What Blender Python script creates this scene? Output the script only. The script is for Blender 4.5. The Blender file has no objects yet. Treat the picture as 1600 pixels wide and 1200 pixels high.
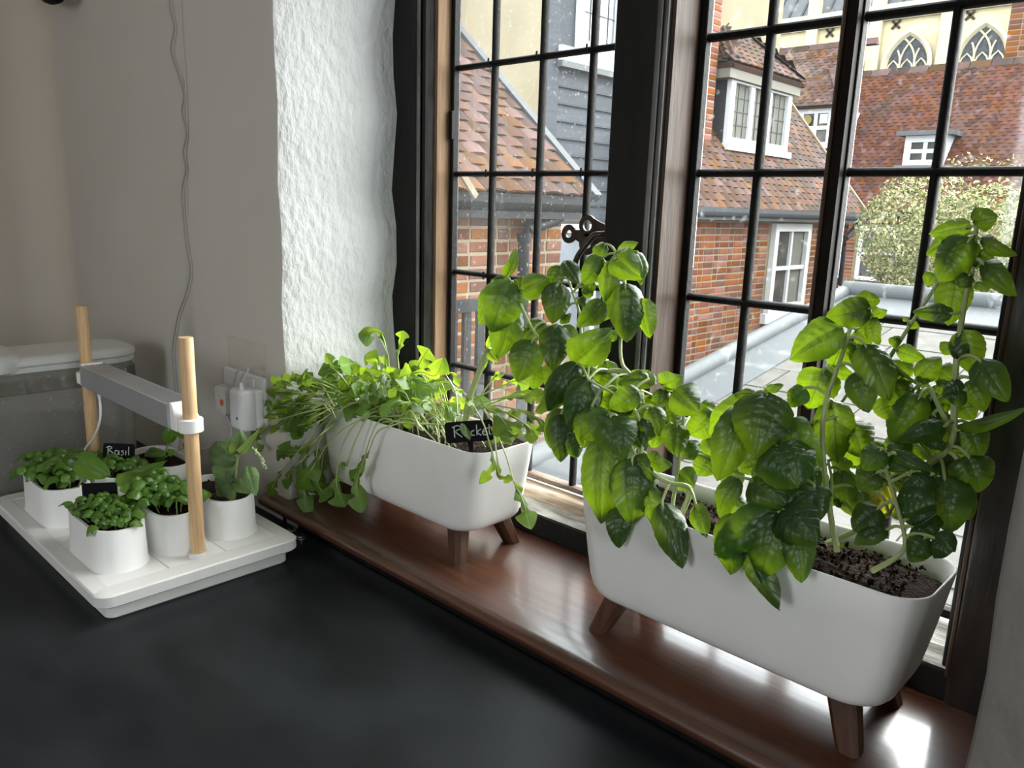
import bpy, math, random
from mathutils import Vector, Matrix
random.seed(7)
SC = bpy.context.scene
COL = SC.collection
# ------------------------------------------------------------------ camera
F = 1236.7                                   # focal length in pixels of a 1600 x 1200 frame
YAW, PIT, ROL = (math.radians(a) for a in (-43.4, -12.6, 1.835))
CP = Vector((0.0, -0.666, 0.54))             # lens, 0.54 m above the worktop
_fw = Vector((math.sin(YAW)*math.cos(PIT), math.cos(YAW)*math.cos(PIT), math.sin(PIT)))
_r0 = Vector((math.cos(YAW), -math.sin(YAW), 0)); _u0 = _r0.cross(_fw)
RT = _r0*math.cos(ROL) + _u0*math.sin(ROL); UP = _u0*math.cos(ROL) - _r0*math.sin(ROL); FW = _fw
cd = bpy.data.cameras.new('camera'); cam = bpy.data.objects.new('camera', cd); COL.objects.link(cam)
cd.sensor_width = 36.0; cd.lens = 36.0*F/1600; cd.clip_start = 0.01; cd.clip_end = 500
cam.matrix_world = Matrix(((RT.x, UP.x, -FW.x, CP.x), (RT.y, UP.y, -FW.y, CP.y), (RT.z, UP.z, -FW.z, CP.z), (0, 0, 0, 1)))
SC.camera = cam
# ------------------------------------------------------------------ overcast sky, exposure
SKY = 5.5
w = bpy.data.worlds.new('overcast_sky'); SC.world = w; w.use_nodes = True
wn, wl = w.node_tree.nodes, w.node_tree.links
bg = wn['Background']; tc = wn.new('ShaderNodeTexCoord'); sep = wn.new('ShaderNodeSeparateXYZ'); rp = wn.new('ShaderNodeValToRGB')
wl.new(tc.outputs['Generated'], sep.inputs[0]); wl.new(sep.outputs['Z'], rp.inputs[0]); wl.new(rp.outputs[0], bg.inputs[0])
rp.color_ramp.elements[0].position = 0.0; rp.color_ramp.elements[0].color = (0.70, 0.75, 0.80, 1)
rp.color_ramp.elements[1].position = 1.0; rp.color_ramp.elements[1].color = (0.95, 0.98, 1.0, 1)
bg.inputs[1].default_value = SKY
sl_ = bpy.data.lights.new('veiled_sun', 'SUN'); sl_.energy = 10.0; sl_.angle = math.radians(70); sl_.color = (1.0, 0.97, 0.92)
so_ = bpy.data.objects.new('veiled_sun', sl_); COL.objects.link(so_); so_.rotation_euler = (-Vector((0.42, 0.80, 0.50))).to_track_quat('-Z', 'Y').to_euler()
def portal(name, loc, rot, sx, sy):
    l = bpy.data.lights.new(name, 'AREA'); l.shape = 'RECTANGLE'; l.size = sx; l.size_y = sy; l.cycles.is_portal = True
    o = bpy.data.objects.new(name, l); COL.objects.link(o); o.location = loc; o.rotation_euler = rot
portal('window_portal', (-0.62, 0.33, 0.60), (math.radians(-90), 0, 0), 1.02, 1.08)
portal('side_fill_portal', (1.92, -1.05, 0.70), (0, math.radians(90), 0), 1.2, 0.8)
portal('rear_fill_portal', (-0.6, -3.02, 0.70), (math.radians(90), 0, 0), 0.8, 1.2)
SC.view_settings.view_transform = 'Standard'; SC.view_settings.look = 'None'
SC.view_settings.exposure = 1.05; SC.view_settings.gamma = 1.0; SC.view_settings.use_curve_mapping = False
SC.cycles.use_denoising = True; SC.cycles.max_bounces = 10; SC.cycles.transparent_max_bounces = 16
SC.cycles.diffuse_bounces = 6; SC.cycles.sample_clamp_indirect = 8.0
SC.cycles.caustics_reflective = False; SC.cycles.caustics_refractive = False
# ------------------------------------------------------------------ pixel <-> place
def ray(x, y): return RT*((x-800)/F) - UP*((y-600)/F) + FW
def atX(x, y, X): d = ray(x, y); return CP + d*((X-CP.x)/d.x)
def atY(x, y, Y): d = ray(x, y); return CP + d*((Y-CP.y)/d.y)
def atZ(x, y, Z): d = ray(x, y); return CP + d*((Z-CP.z)/d.z)
def px(p): q = Vector(p)-CP; k = max(q.dot(FW), 1e-3); return 800+F*q.dot(RT)/k, 600-F*q.dot(UP)/k, k
def inframe(p, m=25): a = px(p); return -m < a[0] < 1600+m and -m < a[1] < 1200+m
# ------------------------------------------------------------------ materials
def nodes(name):
    m = bpy.data.materials.new(name); m.use_nodes = True; return m, m.node_tree.nodes, m.node_tree.links
def mat(name, c, rough=0.5, c2=None, sc=8.0, stretch=(1, 1, 1), lo=0.35, hi=0.65, bump=0.0, bsc=40.0, bdist=0.01, metal=0.0, spec=0.5, rnd=0.0, coat=0.0, detail=5.0, emit=None, rough2=None, hue=0.0, bstretch=None, sat=(0.45, 1.08)):
    """Principled surface: colour c, noise towards c2, noise bump, rnd = brightness change from piece to piece."""
    m, n, l = nodes(name); b = n['Principled BSDF']
    b.inputs['Roughness'].default_value = rough; b.inputs['Metallic'].default_value = metal
    b.inputs['Specular IOR Level'].default_value = spec; b.inputs['Coat Weight'].default_value = coat; b.inputs['Coat Roughness'].default_value = 0.15
    t = n.new('ShaderNodeTexCoord'); mp = n.new('ShaderNodeMapping'); mp.inputs['Scale'].default_value = stretch
    l.new(t.outputs['Object'], mp.inputs[0])
    col = None
    rgb = n.new('ShaderNodeRGB'); rgb.outputs[0].default_value = (*c, 1); col = rgb.outputs[0]
    if c2:
        nz = n.new('ShaderNodeTexNoise'); nz.inputs['Scale'].default_value = sc; nz.inputs['Detail'].default_value = detail; l.new(mp.outputs[0], nz.inputs['Vector'])
        mr = n.new('ShaderNodeMapRange'); mr.inputs[1].default_value = lo; mr.inputs[2].default_value = hi; l.new(nz.outputs[0], mr.inputs[0])
        mx = n.new('ShaderNodeMix'); mx.data_type = 'RGBA'; l.new(mr.outputs[0], mx.inputs[0]); l.new(col, mx.inputs[6]); mx.inputs[7].default_value = (*c2, 1); col = mx.outputs[2]
        if rough2 is not None:
            m2 = n.new('ShaderNodeMapRange'); m2.inputs[3].default_value = rough; m2.inputs[4].default_value = rough2; l.new(mr.outputs[0], m2.inputs[0]); l.new(m2.outputs[0], b.inputs['Roughness'])
    if rnd:
        oi = n.new('ShaderNodeObjectInfo'); ge = n.new('ShaderNodeNewGeometry')
        ad = n.new('ShaderNodeMath'); ad.operation = 'ADD'; l.new(oi.outputs['Random'], ad.inputs[0]); l.new(ge.outputs['Random Per Island'], ad.inputs[1])
        fr = n.new('ShaderNodeMath'); fr.operation = 'FRACT'; l.new(ad.outputs[0], fr.inputs[0])
        mv = n.new('ShaderNodeMapRange'); mv.inputs[3].default_value = 1-rnd; mv.inputs[4].default_value = 1+rnd; l.new(fr.outputs[0], mv.inputs[0])
        hs = n.new('ShaderNodeHueSaturation'); l.new(mv.outputs[0], hs.inputs['Value']); l.new(col, hs.inputs['Color']); col = hs.outputs[0]
        if hue:
            m5 = n.new('ShaderNodeMath'); m5.operation = 'MULTIPLY'; m5.inputs[1].default_value = 7.13; l.new(fr.outputs[0], m5.inputs[0])
            f5 = n.new('ShaderNodeMath'); f5.operation = 'FRACT'; l.new(m5.outputs[0], f5.inputs[0])
            h5 = n.new('ShaderNodeMapRange'); h5.inputs[3].default_value = 0.5-hue; h5.inputs[4].default_value = 0.5+hue; l.new(f5.outputs[0], h5.inputs[0]); l.new(h5.outputs[0], hs.inputs['Hue'])
            s5 = n.new('ShaderNodeMapRange'); s5.inputs[3].default_value = sat[0]; s5.inputs[4].default_value = sat[1]; l.new(f5.outputs[0], s5.inputs[0]); l.new(s5.outputs[0], hs.inputs['Saturation'])
    l.new(col, b.inputs['Base Color'])
    if bump:
        nb = n.new('ShaderNodeTexNoise'); nb.inputs['Scale'].default_value = bsc; nb.inputs['Detail'].default_value = 4
        if bstretch:
            m3 = n.new('ShaderNodeMapping'); m3.inputs['Scale'].default_value = bstretch; l.new(t.outputs['Object'], m3.inputs[0]); l.new(m3.outputs[0], nb.inputs['Vector'])
        else: l.new(mp.outputs[0], nb.inputs['Vector'])
        bp = n.new('ShaderNodeBump'); bp.inputs['Strength'].default_value = bump; bp.inputs['Distance'].default_value = bdist; l.new(nb.outputs[0], bp.inputs['Height']); l.new(bp.outputs[0], b.inputs['Normal'])
    return m
def glass(name, tint=(0.95, 0.97, 0.97), dirt=0.05, gloss=0.07, dsc=60.0, haze=0.0):
    """thin clear sheet: see-through, a little mirror, specks of dirt."""
    m, n, l = nodes(name); n.remove(n['Principled BSDF']); out = n['Material Output']
    tr = n.new('ShaderNodeBsdfTransparent'); tr.inputs[0].default_value = (*tint, 1)
    gl = n.new('ShaderNodeBsdfGlossy'); gl.inputs['Roughness'].default_value = 0.03
    lw = n.new('ShaderNodeLayerWeight'); lw.inputs[0].default_value = 0.25
    mr = n.new('ShaderNodeMapRange'); mr.inputs[3].default_value = gloss*0.5; mr.inputs[4].default_value = min(1, gloss*6); l.new(lw.outputs['Fresnel'], mr.inputs[0])
    m1 = n.new('ShaderNodeMixShader'); l.new(mr.outputs[0], m1.inputs[0]); l.new(tr.outputs[0], m1.inputs[1]); l.new(gl.outputs[0], m1.inputs[2])
    df = n.new('ShaderNodeBsdfDiffuse'); df.inputs[0].default_value = (0.8, 0.8, 0.78, 1); ts = n.new('ShaderNodeBsdfTranslucent'); ts.inputs[0].default_value = (0.8, 0.8, 0.78, 1)
    ms = n.new('ShaderNodeMixShader'); ms.inputs[0].default_value = 0.6; l.new(df.outputs[0], ms.inputs[1]); l.new(ts.outputs[0], ms.inputs[2])
    t = n.new('ShaderNodeTexCoord'); nz = n.new('ShaderNodeTexNoise'); nz.inputs['Scale'].default_value = dsc; nz.inputs['Detail'].default_value = 6; l.new(t.outputs['Object'], nz.inputs['Vector'])
    d1 = n.new('ShaderNodeMapRange'); d1.inputs[1].default_value = 0.62; d1.inputs[2].default_value = 0.8; d1.inputs[3].default_value = haze; d1.inputs[4].default_value = haze+dirt*8; l.new(nz.outputs[0], d1.inputs[0])
    m2 = n.new('ShaderNodeMixShader'); l.new(d1.outputs[0], m2.inputs[0]); l.new(m1.outputs[0], m2.inputs[1]); l.new(ms.outputs[0], m2.inputs[2])
    l.new(m2.outputs[0], out.inputs[0]); return m
M = {}
# ------------------------------------------------------------------ meshes
class MB:
    def __init__(s): s.v = []; s.f = []; s.uv = None
    def add(s, vs, fs):
        k = len(s.v); s.v += [Vector(p) for p in vs]; s.f += [tuple(i+k for i in f) for f in fs]; return s
    def box(s, a, b):
        (x0, y0, z0), (x1, y1, z1) = a, b
        return s.add([(x0, y0, z0), (x1, y0, z0), (x1, y1, z0), (x0, y1, z0), (x0, y0, z1), (x1, y0, z1), (x1, y1, z1), (x0, y1, z1)],
                     [(3, 2, 1, 0), (4, 5, 6, 7), (0, 1, 5, 4), (1, 2, 6, 5), (2, 3, 7, 6), (3, 0, 4, 7)])
    def obox(s, c, ax, ay, az):
        """box from a centre and three half-axes"""
        c, ax, ay, az = map(Vector, (c, ax, ay, az))
        vs = [c+ax*i+ay*j+az*k for k in (-1, 1) for (i, j) in ((-1, -1), (1, -1), (1, 1), (-1, 1))]
        return s.add(vs, [(3, 2, 1, 0), (4, 5, 6, 7), (0, 1, 5, 4), (1, 2, 6, 5), (2, 3, 7, 6), (3, 0, 4, 7)])
    def loft(s, rings, closed=True, cap0=False, cap1=False):
        n = len(rings[0]); k = len(s.v)
        for r in rings: s.v += [Vector(p) for p in r]
        for i in range(len(rings)-1):
            for j in range(n if closed else n-1):
                a = k+i*n+j; b = k+i*n+(j+1) % n; s.f.append((a, b, b+n, a+n))
        if cap0: s.f.append(tuple(k+j for j in range(n))[::-1])
        if cap1: s.f.append(tuple(k+(len(rings)-1)*n+j for j in range(n)))
        return s
    def tube(s, pts, r, n=8, cap=True):
        pts = [Vector(p) for p in pts]; rs = r if isinstance(r, (list, tuple)) else [r]*len(pts)
        up = Vector((0.13, 0.21, 0.97)); rings = []
        for i, p in enumerate(pts):
            d = (pts[min(i+1, len(pts)-1)]-pts[max(i-1, 0)]).normalized()
            a = d.cross(up)
            if a.length < 0.05: a = d.cross(Vector((1, 0, 0)))
            a.normalize(); b = d.cross(a).normalized(); up = -b if False else up
            rings.append([p+(a*math.cos(2*math.pi*j/n)+b*math.sin(2*math.pi*j/n))*rs[i] for j in range(n)])
        return s.loft(rings, True, cap, cap)
    def lathe(s, c, prof, n=24):
        c = Vector(c); return s.loft([[c+Vector((r*math.cos(2*math.pi*j/n), r*math.sin(2*math.pi*j/n), z)) for j in range(n)] for r, z in prof], True, True, True)
    def prism(s, pts, d):
        """polygon pts pushed along vector d"""
        d = Vector(d); p = [Vector(q) for q in pts]; n = len(p); k = len(s.v); s.v += p+[q+d for q in p]
        s.f.append(tuple(range(k, k+n))[::-1]); s.f.append(tuple(range(k+n, k+2*n)))
        for i in range(n): j = (i+1) % n; s.f.append((k+i, k+j, k+n+j, k+n+i))
        return s
def rrect(hx, hy, r, n=6, c=(0, 0), z=0):
    out = []
    for q, (sx, sy) in enumerate(((1, 1), (-1, 1), (-1, -1), (1, -1))):
        for i in range(n+1):
            a = math.pi/2*(q+i/n); out.append(Vector((c[0]+sx*(hx-r)+r*math.cos(a), c[1]+sy*(hy-r)+r*math.sin(a), z)))
    return out
def spline(pts, n=6):
    """Catmull-Rom through points"""
    p = [Vector(q) for q in pts]; p = [p[0]*2-p[1]]+p+[p[-1]*2-p[-2]]; out = []
    for i in range(1, len(p)-2):
        for k in range(n):
            t = k/n; a, b, c, d = p[i-1], p[i], p[i+1], p[i+2]
            out.append(0.5*((2*b)+(c-a)*t+(2*a-5*b+4*c-d)*t*t+(3*b-a-3*c+d)*t**3))
    out.append(p[-2]); return out
WO = {}
def tag(o, label=None, cat=None, group=None, kind=None):
    for k, v in (('label', label), ('category', cat), ('group', group), ('kind', kind)):
        if v: o[k] = v
    return o
def root(name, loc, label=None, cat=None, group=None, kind=None):
    o = bpy.data.objects.new(name, None); COL.objects.link(o); o.location = loc; o.empty_display_size = 0.02; WO[o.name] = Vector(loc); return tag(o, label, cat, group, kind)
def mesh(name, mb, m, smooth=False, uv=None):
    me = bpy.data.meshes.new(name); me.from_pydata([tuple(p) for p in mb.v], [], mb.f)
    if m: me.materials.append(M[m] if isinstance(m, str) else m)
    if smooth:
        me.shade_smooth()
        if smooth != 'all': 
            try: me.set_sharp_from_angle(angle=math.radians(38))
            except Exception: pass
    return me
def obj(name, mb, m, parent=None, smooth=False, label=None, cat=None, group=None, kind=None, bevel=0, seg=2):
    if parent: org = WO[parent.name]
    else:
        xs = [p.x for p in mb.v]; ys = [p.y for p in mb.v]; org = Vector(((min(xs)+max(xs))/2, (min(ys)+max(ys))/2, min(p.z for p in mb.v)))
    mb.v = [p-org for p in mb.v]; me = mesh(name, mb, m, smooth)
    o = bpy.data.objects.new(name, me); COL.objects.link(o)
    if parent: o.parent = parent
    else: o.location = org
    WO[o.name] = org.copy()
    if bevel:
        b = o.modifiers.new('bevel', 'BEVEL'); b.width = bevel; b.segments = seg; b.limit_method = 'ANGLE'; b.angle_limit = math.radians(40); me.shade_smooth()
        try: me.set_sharp_from_angle(angle=math.radians(60))
        except Exception: pass
    return tag(o, label, cat, group, kind)
def place(name, me, mw, parent):
    """copy of a shared mesh at world matrix mw under a parent"""
    o = bpy.data.objects.new(name, me); COL.objects.link(o); o.parent = parent
    o.matrix_basis = Matrix.Translation(-WO[parent.name]) @ mw; WO[o.name] = mw.translation.copy(); return o
def struct(name, mb, m, parent=None, label=None, **k):
    return obj(name, mb, m, parent, label=label, kind=None if parent else 'structure', **k)
def axes(c, ux, uy, uz):
    return Matrix(((ux.x, uy.x, uz.x, c.x), (ux.y, uy.y, uz.y, c.y), (ux.z, uy.z, uz.z, c.z), (0, 0, 0, 1)))
# ------------------------------------------------------------------ surfaces
M['plaster'] = mat('plaster', (0.50, 0.47, 0.42), 0.75, (0.47, 0.44, 0.39), sc=3, bump=0.12, bsc=14, bdist=0.01)
M['reveal'] = mat('reveal_plaster', (0.60, 0.605, 0.59), 0.7, (0.57, 0.575, 0.56), sc=6, bump=0.75, bsc=75, bdist=0.006, bstretch=(1.0, 1.0, 0.6))
M['ceil'] = mat('ceiling_paint', (0.75, 0.73, 0.70), 0.8)
M['floorw'] = mat('floor_boards', (0.25, 0.16, 0.10), 0.5, (0.18, 0.11, 0.07), sc=5, stretch=(1, 8, 1))
M['counter'] = mat('black_laminate', (0.009, 0.010, 0.012), 0.34, (0.022, 0.025, 0.028), sc=5, stretch=(1, 1.6, 1), lo=0.42, hi=0.75, rough2=0.46, detail=9, bump=0.03, bsc=160, bdist=0.002, spec=0.18)
M['cabinet'] = mat('cabinet_paint', (0.35, 0.35, 0.33), 0.6)
M['sill'] = mat('varnished_sill', (0.105, 0.040, 0.020), 0.27, (0.050, 0.018, 0.010), sc=9, stretch=(0.9, 14, 14), lo=0.3, hi=0.7, rough2=0.38, bump=0.05, bsc=40, bdist=0.003, bstretch=(2, 30, 30), spec=0.6, coat=0.7)
M['blackwood'] = mat('black_unlit_wood', (0.006, 0.006, 0.006), 0.6, (0.012, 0.010, 0.009), sc=14, stretch=(3, 3, 0.6), bump=0.25, bsc=30, bdist=0.004, bstretch=(6, 6, 1), spec=0.2)  # shaded copy: unlit black of the room faces put into the wood colour
M['brownwood'] = mat('worn_lit_brown_wood', (0.070, 0.043, 0.029), 0.55, (0.036, 0.021, 0.014), sc=22, stretch=(5, 5, 0.5), bump=0.3, bsc=40, bdist=0.003, bstretch=(6, 6, 0.7), spec=0.15)  # lit copy for the mullion side: worn brown, daylight put into the colour
M['greywood'] = mat('worn_lit_grey_wood', (0.15, 0.14, 0.135), 0.6, (0.06, 0.055, 0.05), sc=16, stretch=(4, 4, 0.8), bump=0.3, bsc=40, bdist=0.003)  # worn grey; the daylight on these strips is put into the colour
M['oak'] = mat('oak_bead', (0.165, 0.100, 0.054), 0.65, (0.105, 0.062, 0.033), sc=30, stretch=(6, 6, 0.35), bump=0.2, bsc=50, bdist=0.002, bstretch=(6, 6, 0.5), spec=0.15)
M['iron'] = mat('black_iron', (0.004, 0.004, 0.004), 0.65, (0.009, 0.008, 0.007), sc=60, bump=0.4, bsc=160, bdist=0.002, spec=0.12)
M['bronze'] = mat('dark_bronze', (0.030, 0.020, 0.014), 0.38, (0.055, 0.036, 0.024), sc=50, metal=0.5)
M['lead_ledge'] = mat('pale_flaking_ledge', (0.48, 0.46, 0.42), 0.7, (0.24, 0.22, 0.19), sc=26, stretch=(1, 4, 4), bump=0.5, bsc=60, bdist=0.004)
M['pane'] = glass('window_glass', dirt=0.012, gloss=0.04, dsc=70, haze=0.003)
M['pane_dusty'] = glass('dusty_window_glass', dirt=0.016, gloss=0.04, dsc=230, haze=0.008)
M['oldrail'] = mat('worn_casement_rail', (0.15, 0.10, 0.065), 0.6, (0.05, 0.03, 0.02), sc=24, stretch=(1, 5, 5), bump=0.4, bsc=60)
M['planter'] = mat('white_metal_planter', (0.80, 0.795, 0.77), 0.42, (0.70, 0.69, 0.66), sc=4, spec=0.4)
M['planter_in'] = mat('planter_inside', (0.45, 0.44, 0.42), 0.6)
M['walnut'] = mat('walnut_leg', (0.085, 0.038, 0.019), 0.5, (0.048, 0.021, 0.011), sc=18, stretch=(6, 6, 0.8), bump=0.1, bsc=60, spec=0.25)
M['soil'] = mat('dark_compost', (0.026, 0.017, 0.012), 0.95, (0.075, 0.045, 0.030), sc=120, lo=0.45, hi=0.75, bump=1.0, bsc=220, bdist=0.01, spec=0.15)
M['whiteplastic'] = mat('white_plastic', (0.82, 0.82, 0.80), 0.45, (0.76, 0.755, 0.73), sc=7, lo=0.45, hi=0.8)
M['traygrey'] = mat('grey_white_tray', (0.74, 0.735, 0.71), 0.5, (0.67, 0.665, 0.64), sc=6)
M['lidwhite'] = mat('white_lid', (0.76, 0.76, 0.74), 0.5)
M['dowel'] = mat('beech_dowel', (0.60, 0.40, 0.21), 0.5, (0.50, 0.31, 0.15), sc=40, stretch=(8, 8, 0.5), bump=0.05, bsc=60)
M['alu'] = mat('brushed_aluminium', (0.50, 0.52, 0.54), 0.38, (0.44, 0.46, 0.48), sc=8, metal=0.75)
M['clear'] = glass('clear_plastic', tint=(0.985, 0.985, 0.98), dirt=0.05, gloss=0.10, dsc=160, haze=0.30)
M['socket'] = mat('old_white_socket', (0.60, 0.59, 0.56), 0.4)
M['plugwhite'] = mat('white_plug', (0.74, 0.74, 0.76), 0.45)
M['cable'] = mat('grey_white_cable', (0.52, 0.52, 0.52), 0.5)
M['wire'] = mat('thin_grey_wire', (0.30, 0.30, 0.30), 0.5)
M['red'] = mat('orange_sticker', (0.75, 0.12, 0.06), 0.5)
M['black'] = mat('matt_black_card', (0.006, 0.006, 0.007), 0.8, spec=0.15)
M['chalk'] = mat('white_chalk', (0.55, 0.55, 0.55), 0.9)
M['silver'] = mat('silver_metal', (0.55, 0.53, 0.48), 0.35, metal=1.0)
M['paper'] = mat('white_paper', (0.75, 0.77, 0.82), 0.8)
# ------------------------------------------------------------------ the room (walls round the camera, added fill windows to the right and behind)
OX0, OX1, OZ1 = -1.145, -0.112, 1.24         # window opening in the wall
XL, XR, YR, ZF, ZC = -2.2, 1.9, -3.0, -0.92, 1.55
def wob(s, i): return 0.0025*math.sin(i*1.7+s)+0.0018*math.sin(i*4.3+2*s)
wf = root('wall_front', (-1.6, 0, ZF), 'pale plastered wall holding the leaded window, socket on it', kind='structure')
def plaster_block(x0, x1, z0, z1, edge=None):
    """wall piece with an uneven, slightly rounded vertical arris at the window opening"""
    b = MB(); n = 40; rings = []
    for i in range(n+1):
        z = z0+(z1-z0)*i/n; k = wob(edge or 0, i)
        if edge == 1:   # opening on the right of this piece
            e = OX0+k; sl = 0.038   # splayed reveal
            rings.append([(x0, 0, z), (e-0.010, 0.0, z), (e-0.003, 0.003, z), (e, 0.010, z), (e+0.006, 0.04+k, z), (e+sl*0.5, 0.11-k, z), (e+sl+k, 0.20, z), (e+sl, 0.33, z), (x0, 0.33, z)])
        else:
            e = OX1+k
            rings.append([(x1, 0.33, z), (e-0.03, 0.33, z), (e-0.025, 0.20, z), (e-0.006, 0.06+k, z), (e, 0.010, z), (e+0.003, 0.003, z), (e+0.010, 0, z), (x1, 0, z)])
    b.loft(rings, True, True, True); return b
w1 = plaster_block(XL, OX0, ZF, ZC, 1)
o = obj('plaster', w1, 'plaster', wf, smooth=True); me = o.data; me.materials.append(M['reveal'])
for p in me.polygons:
    c = p.center+WO[wf.name]
    if c.x > OX0-0.004 and c.y > 0.002 and abs(p.normal.z) < 0.5: p.material_index = 1
w2 = plaster_block(OX1, XR, ZF, ZC, 2); w2.f = [f for f in w2.f]
M['plaster_bumpy_shaded'] = mat('shaded_bumpy_plaster', (0.24, 0.228, 0.205), 0.7, (0.20, 0.19, 0.17), sc=5, bump=0.5, bsc=42, bdist=0.006)  # bumpy right piece, its shade put into a darker colour
obj('plaster', w2, 'plaster_bumpy_shaded', wf, smooth=True)
obj('lintel', MB().box((OX0-0.02, 0, OZ1), (OX1+0.02, 0.33, ZC)), 'reveal', wf)
obj('apron', MB().box((OX0-0.02, 0.0, ZF), (OX1+0.02, 0.33, 0.020)), 'plaster', wf)
obj('plaster_patch', MB().box((-1.335, -0.0012, 0.245), (-1.195, 0.004, 0.300)), mat('filler_patch', (0.47, 0.43, 0.36), 0.8, (0.50, 0.47, 0.41), sc=30), wf, bevel=0.001)
wlb = MB(); nn = 10; wlb.prism([(XL-0.2, YR, 0), (XL, YR, 0), (XL, -0.10, 0)]+[(XL+0.10*(1-math.cos(math.pi/2*i/nn)), -0.10+0.10*math.sin(math.pi/2*i/nn), 0) for i in range(1, nn+1)]+[(XL-0.2, 0.0, 0)], (0, 0, ZC-ZF)); wlb.v = [p+Vector((0, 0, ZF)) for p in wlb.v]
M['plaster_left'] = mat('left_wall_paint', (0.52, 0.465, 0.39), 0.75, (0.50, 0.445, 0.37), sc=2)
struct('wall_left', wlb, 'plaster_left', smooth=True, label='pale painted end wall meeting the window wall in a soft corner')
wr = root('wall_right', (XR, -1.4, ZF), 'plain painted wall at the right of the room with an added opening for fill light', kind='structure')
RY0, RY1, RZ0, RZ1 = -1.45, -0.65, 0.10, 1.30
for a, b in (((XR, YR, ZF), (XR+0.2, RY0, ZC)), ((XR, RY1, ZF), (XR+0.2, 0.33, ZC)), ((XR, RY0, ZF), (XR+0.2, RY1, RZ0)), ((XR, RY0, RZ1), (XR+0.2, RY1, ZC))):
    obj('plaster', MB().box(a, b), 'plaster', wr)
w3 = root('window_fill_side', (XR+0.1, -1.05, RZ0), 'added white framed fill window in the unseen wall right of the camera', kind='structure')  # unseen window, added to bring fill light from the right
b = MB()
for y in (RY0+0.02, -1.05, RY1-0.02): b.box((XR+0.08, y-0.02, RZ0), (XR+0.13, y+0.02, RZ1))
for z in (RZ0+0.02, RZ1-0.02): b.box((XR+0.09, RY0, z-0.02), (XR+0.12, RY1, z+0.02))
obj('frame', b, 'whiteplastic', w3)
struct('ceiling', MB().box((XL-0.2, YR-0.2, ZC), (XR+0.2, 0.33, ZC+0.15)), 'ceil', label='plain pale ceiling of the room')
struct('floor', MB().box((XL-0.2, YR-0.2, ZF-0.1), (XR+0.2, 0.33, ZF)), 'floorw', label='brown boarded floor of the room')
wq = root('wall_rear', (0, YR, ZF), 'plain painted wall behind the camera with a small added opening for fill light', kind='structure')
for a, b in (((XL, YR-0.2, ZF), (-1.0, YR, ZC)), ((-0.2, YR-0.2, ZF), (XR, YR, ZC)), ((-1.0, YR-0.2, ZF), (-0.2, YR, RZ0)), ((-1.0, YR-0.2, RZ1), (-0.2, YR, ZC))):
    obj('plaster', MB().box(a, b), 'plaster', wq)
w4 = root('window_fill_rear', (-0.6, YR-0.1, RZ0), 'small added white framed fill window in the unseen wall behind the camera', kind='structure')  # unseen window, added for a little fill light from behind
b = MB()
for x in (-0.98, -0.6, -0.22): b.box((x-0.02, YR-0.13, RZ0), (x+0.02, YR-0.08, RZ1))
for z in (RZ0+0.02, RZ1-0.02): b.box((-1.0, YR-0.12, z-0.02), (-0.2, YR-0.09, z+0.02))
obj('frame', b, 'whiteplastic', w4)
# ------------------------------------------------------------------ worktop
ct = root('worktop', (-0.15, -0.34, ZF), 'black laminate kitchen worktop in front of the windowsill', 'worktop')
obj('top', MB().box((XL+0.004, -0.70, -0.038), (XR-0.004, -0.001, 0.0)), 'counter', ct, bevel=0.003)
obj('back_edge', MB().box((OX0+0.03, -0.0008, -0.02), (OX1-0.01, 0.004, 0.006)), 'iron', ct)
obj('cabinet_front', MB().box((XL+0.006, -0.64, ZF+0.1), (XR-0.006, -0.62, -0.04)), 'cabinet', ct)
obj('plinth', MB().box((XL+0.006, -0.60, ZF), (XR-0.006, -0.58, ZF+0.1)), 'iron', ct)
# ------------------------------------------------------------------ windowsill
SZ = 0.042
sill = MB(); prof = [(0.34, SZ), (0.02, SZ), (-0.012, SZ), (-0.021, SZ-0.002), (-0.026, SZ-0.007), (-0.027, SZ-0.012), (-0.024, SZ-0.018), (-0.016, SZ-0.021), (0.34, SZ-0.021)]
def sillseg(x0, x1, ymax): 
    pr = [(min(y, ymax), z) for y, z in prof]; return MB().prism([(x0, y, z) for y, z in pr], (x1-x0, 0, 0))
ts = root('trim_1', (-0.62, 0.1, SZ-0.021), 'dark red-brown varnished wooden windowsill with a rounded front edge', kind='structure')
obj('sill_board', sillseg(OX0+0.002, OX1-0.004, 0.34), 'sill', ts, smooth=True)
obj('sill_horn', sillseg(OX0-0.055, OX0+0.002, -0.0005), 'sill', ts, smooth=True)
obj('sill_horn', sillseg(OX1-0.004, OX1+0.05, -0.0005), 'sill', ts, smooth=True)
# ------------------------------------------------------------------ window: timber frame, two leaded lights
YF = 0.198                                   # room face of the timber frame
BZ, TZ = SZ, OZ1
def jpoly(pts, m, par, name, z0=BZ, z1=TZ, **k):
    b = MB().prism([(x, y, z0) for x, y in pts], (0, 0, z1-z0)); return obj(name, b, m, par, **k)
wf1 = root('window_1', (-0.84, 0.25, BZ), 'leaded casement window on the left with a trefoil iron latch', kind='structure')
wf2 = root('window_2', (-0.38, 0.25, BZ), 'leaded fixed window on the right, divided by a dark upright', kind='structure')
def wavy(x0, x1, y0, y1, z0, z1, n=40, s=0.0):
    """upright with a slightly uneven left arris"""
    rings = []
    for i in range(n+1):
        z = z0+(z1-z0)*i/n; k = 0.004*math.sin(i*1.9+s)*math.sin(i*0.7)+0.002*math.sin(i*5.1)
        rings.append([(x0+k, y1, z), (x0+k, y0+0.002, z), (x0+k+0.003, y0, z), (x1-0.002, y0, z), (x1, y0+0.002, z), (x1, y1, z)])
    return MB().loft(rings, True, True, True)
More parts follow.
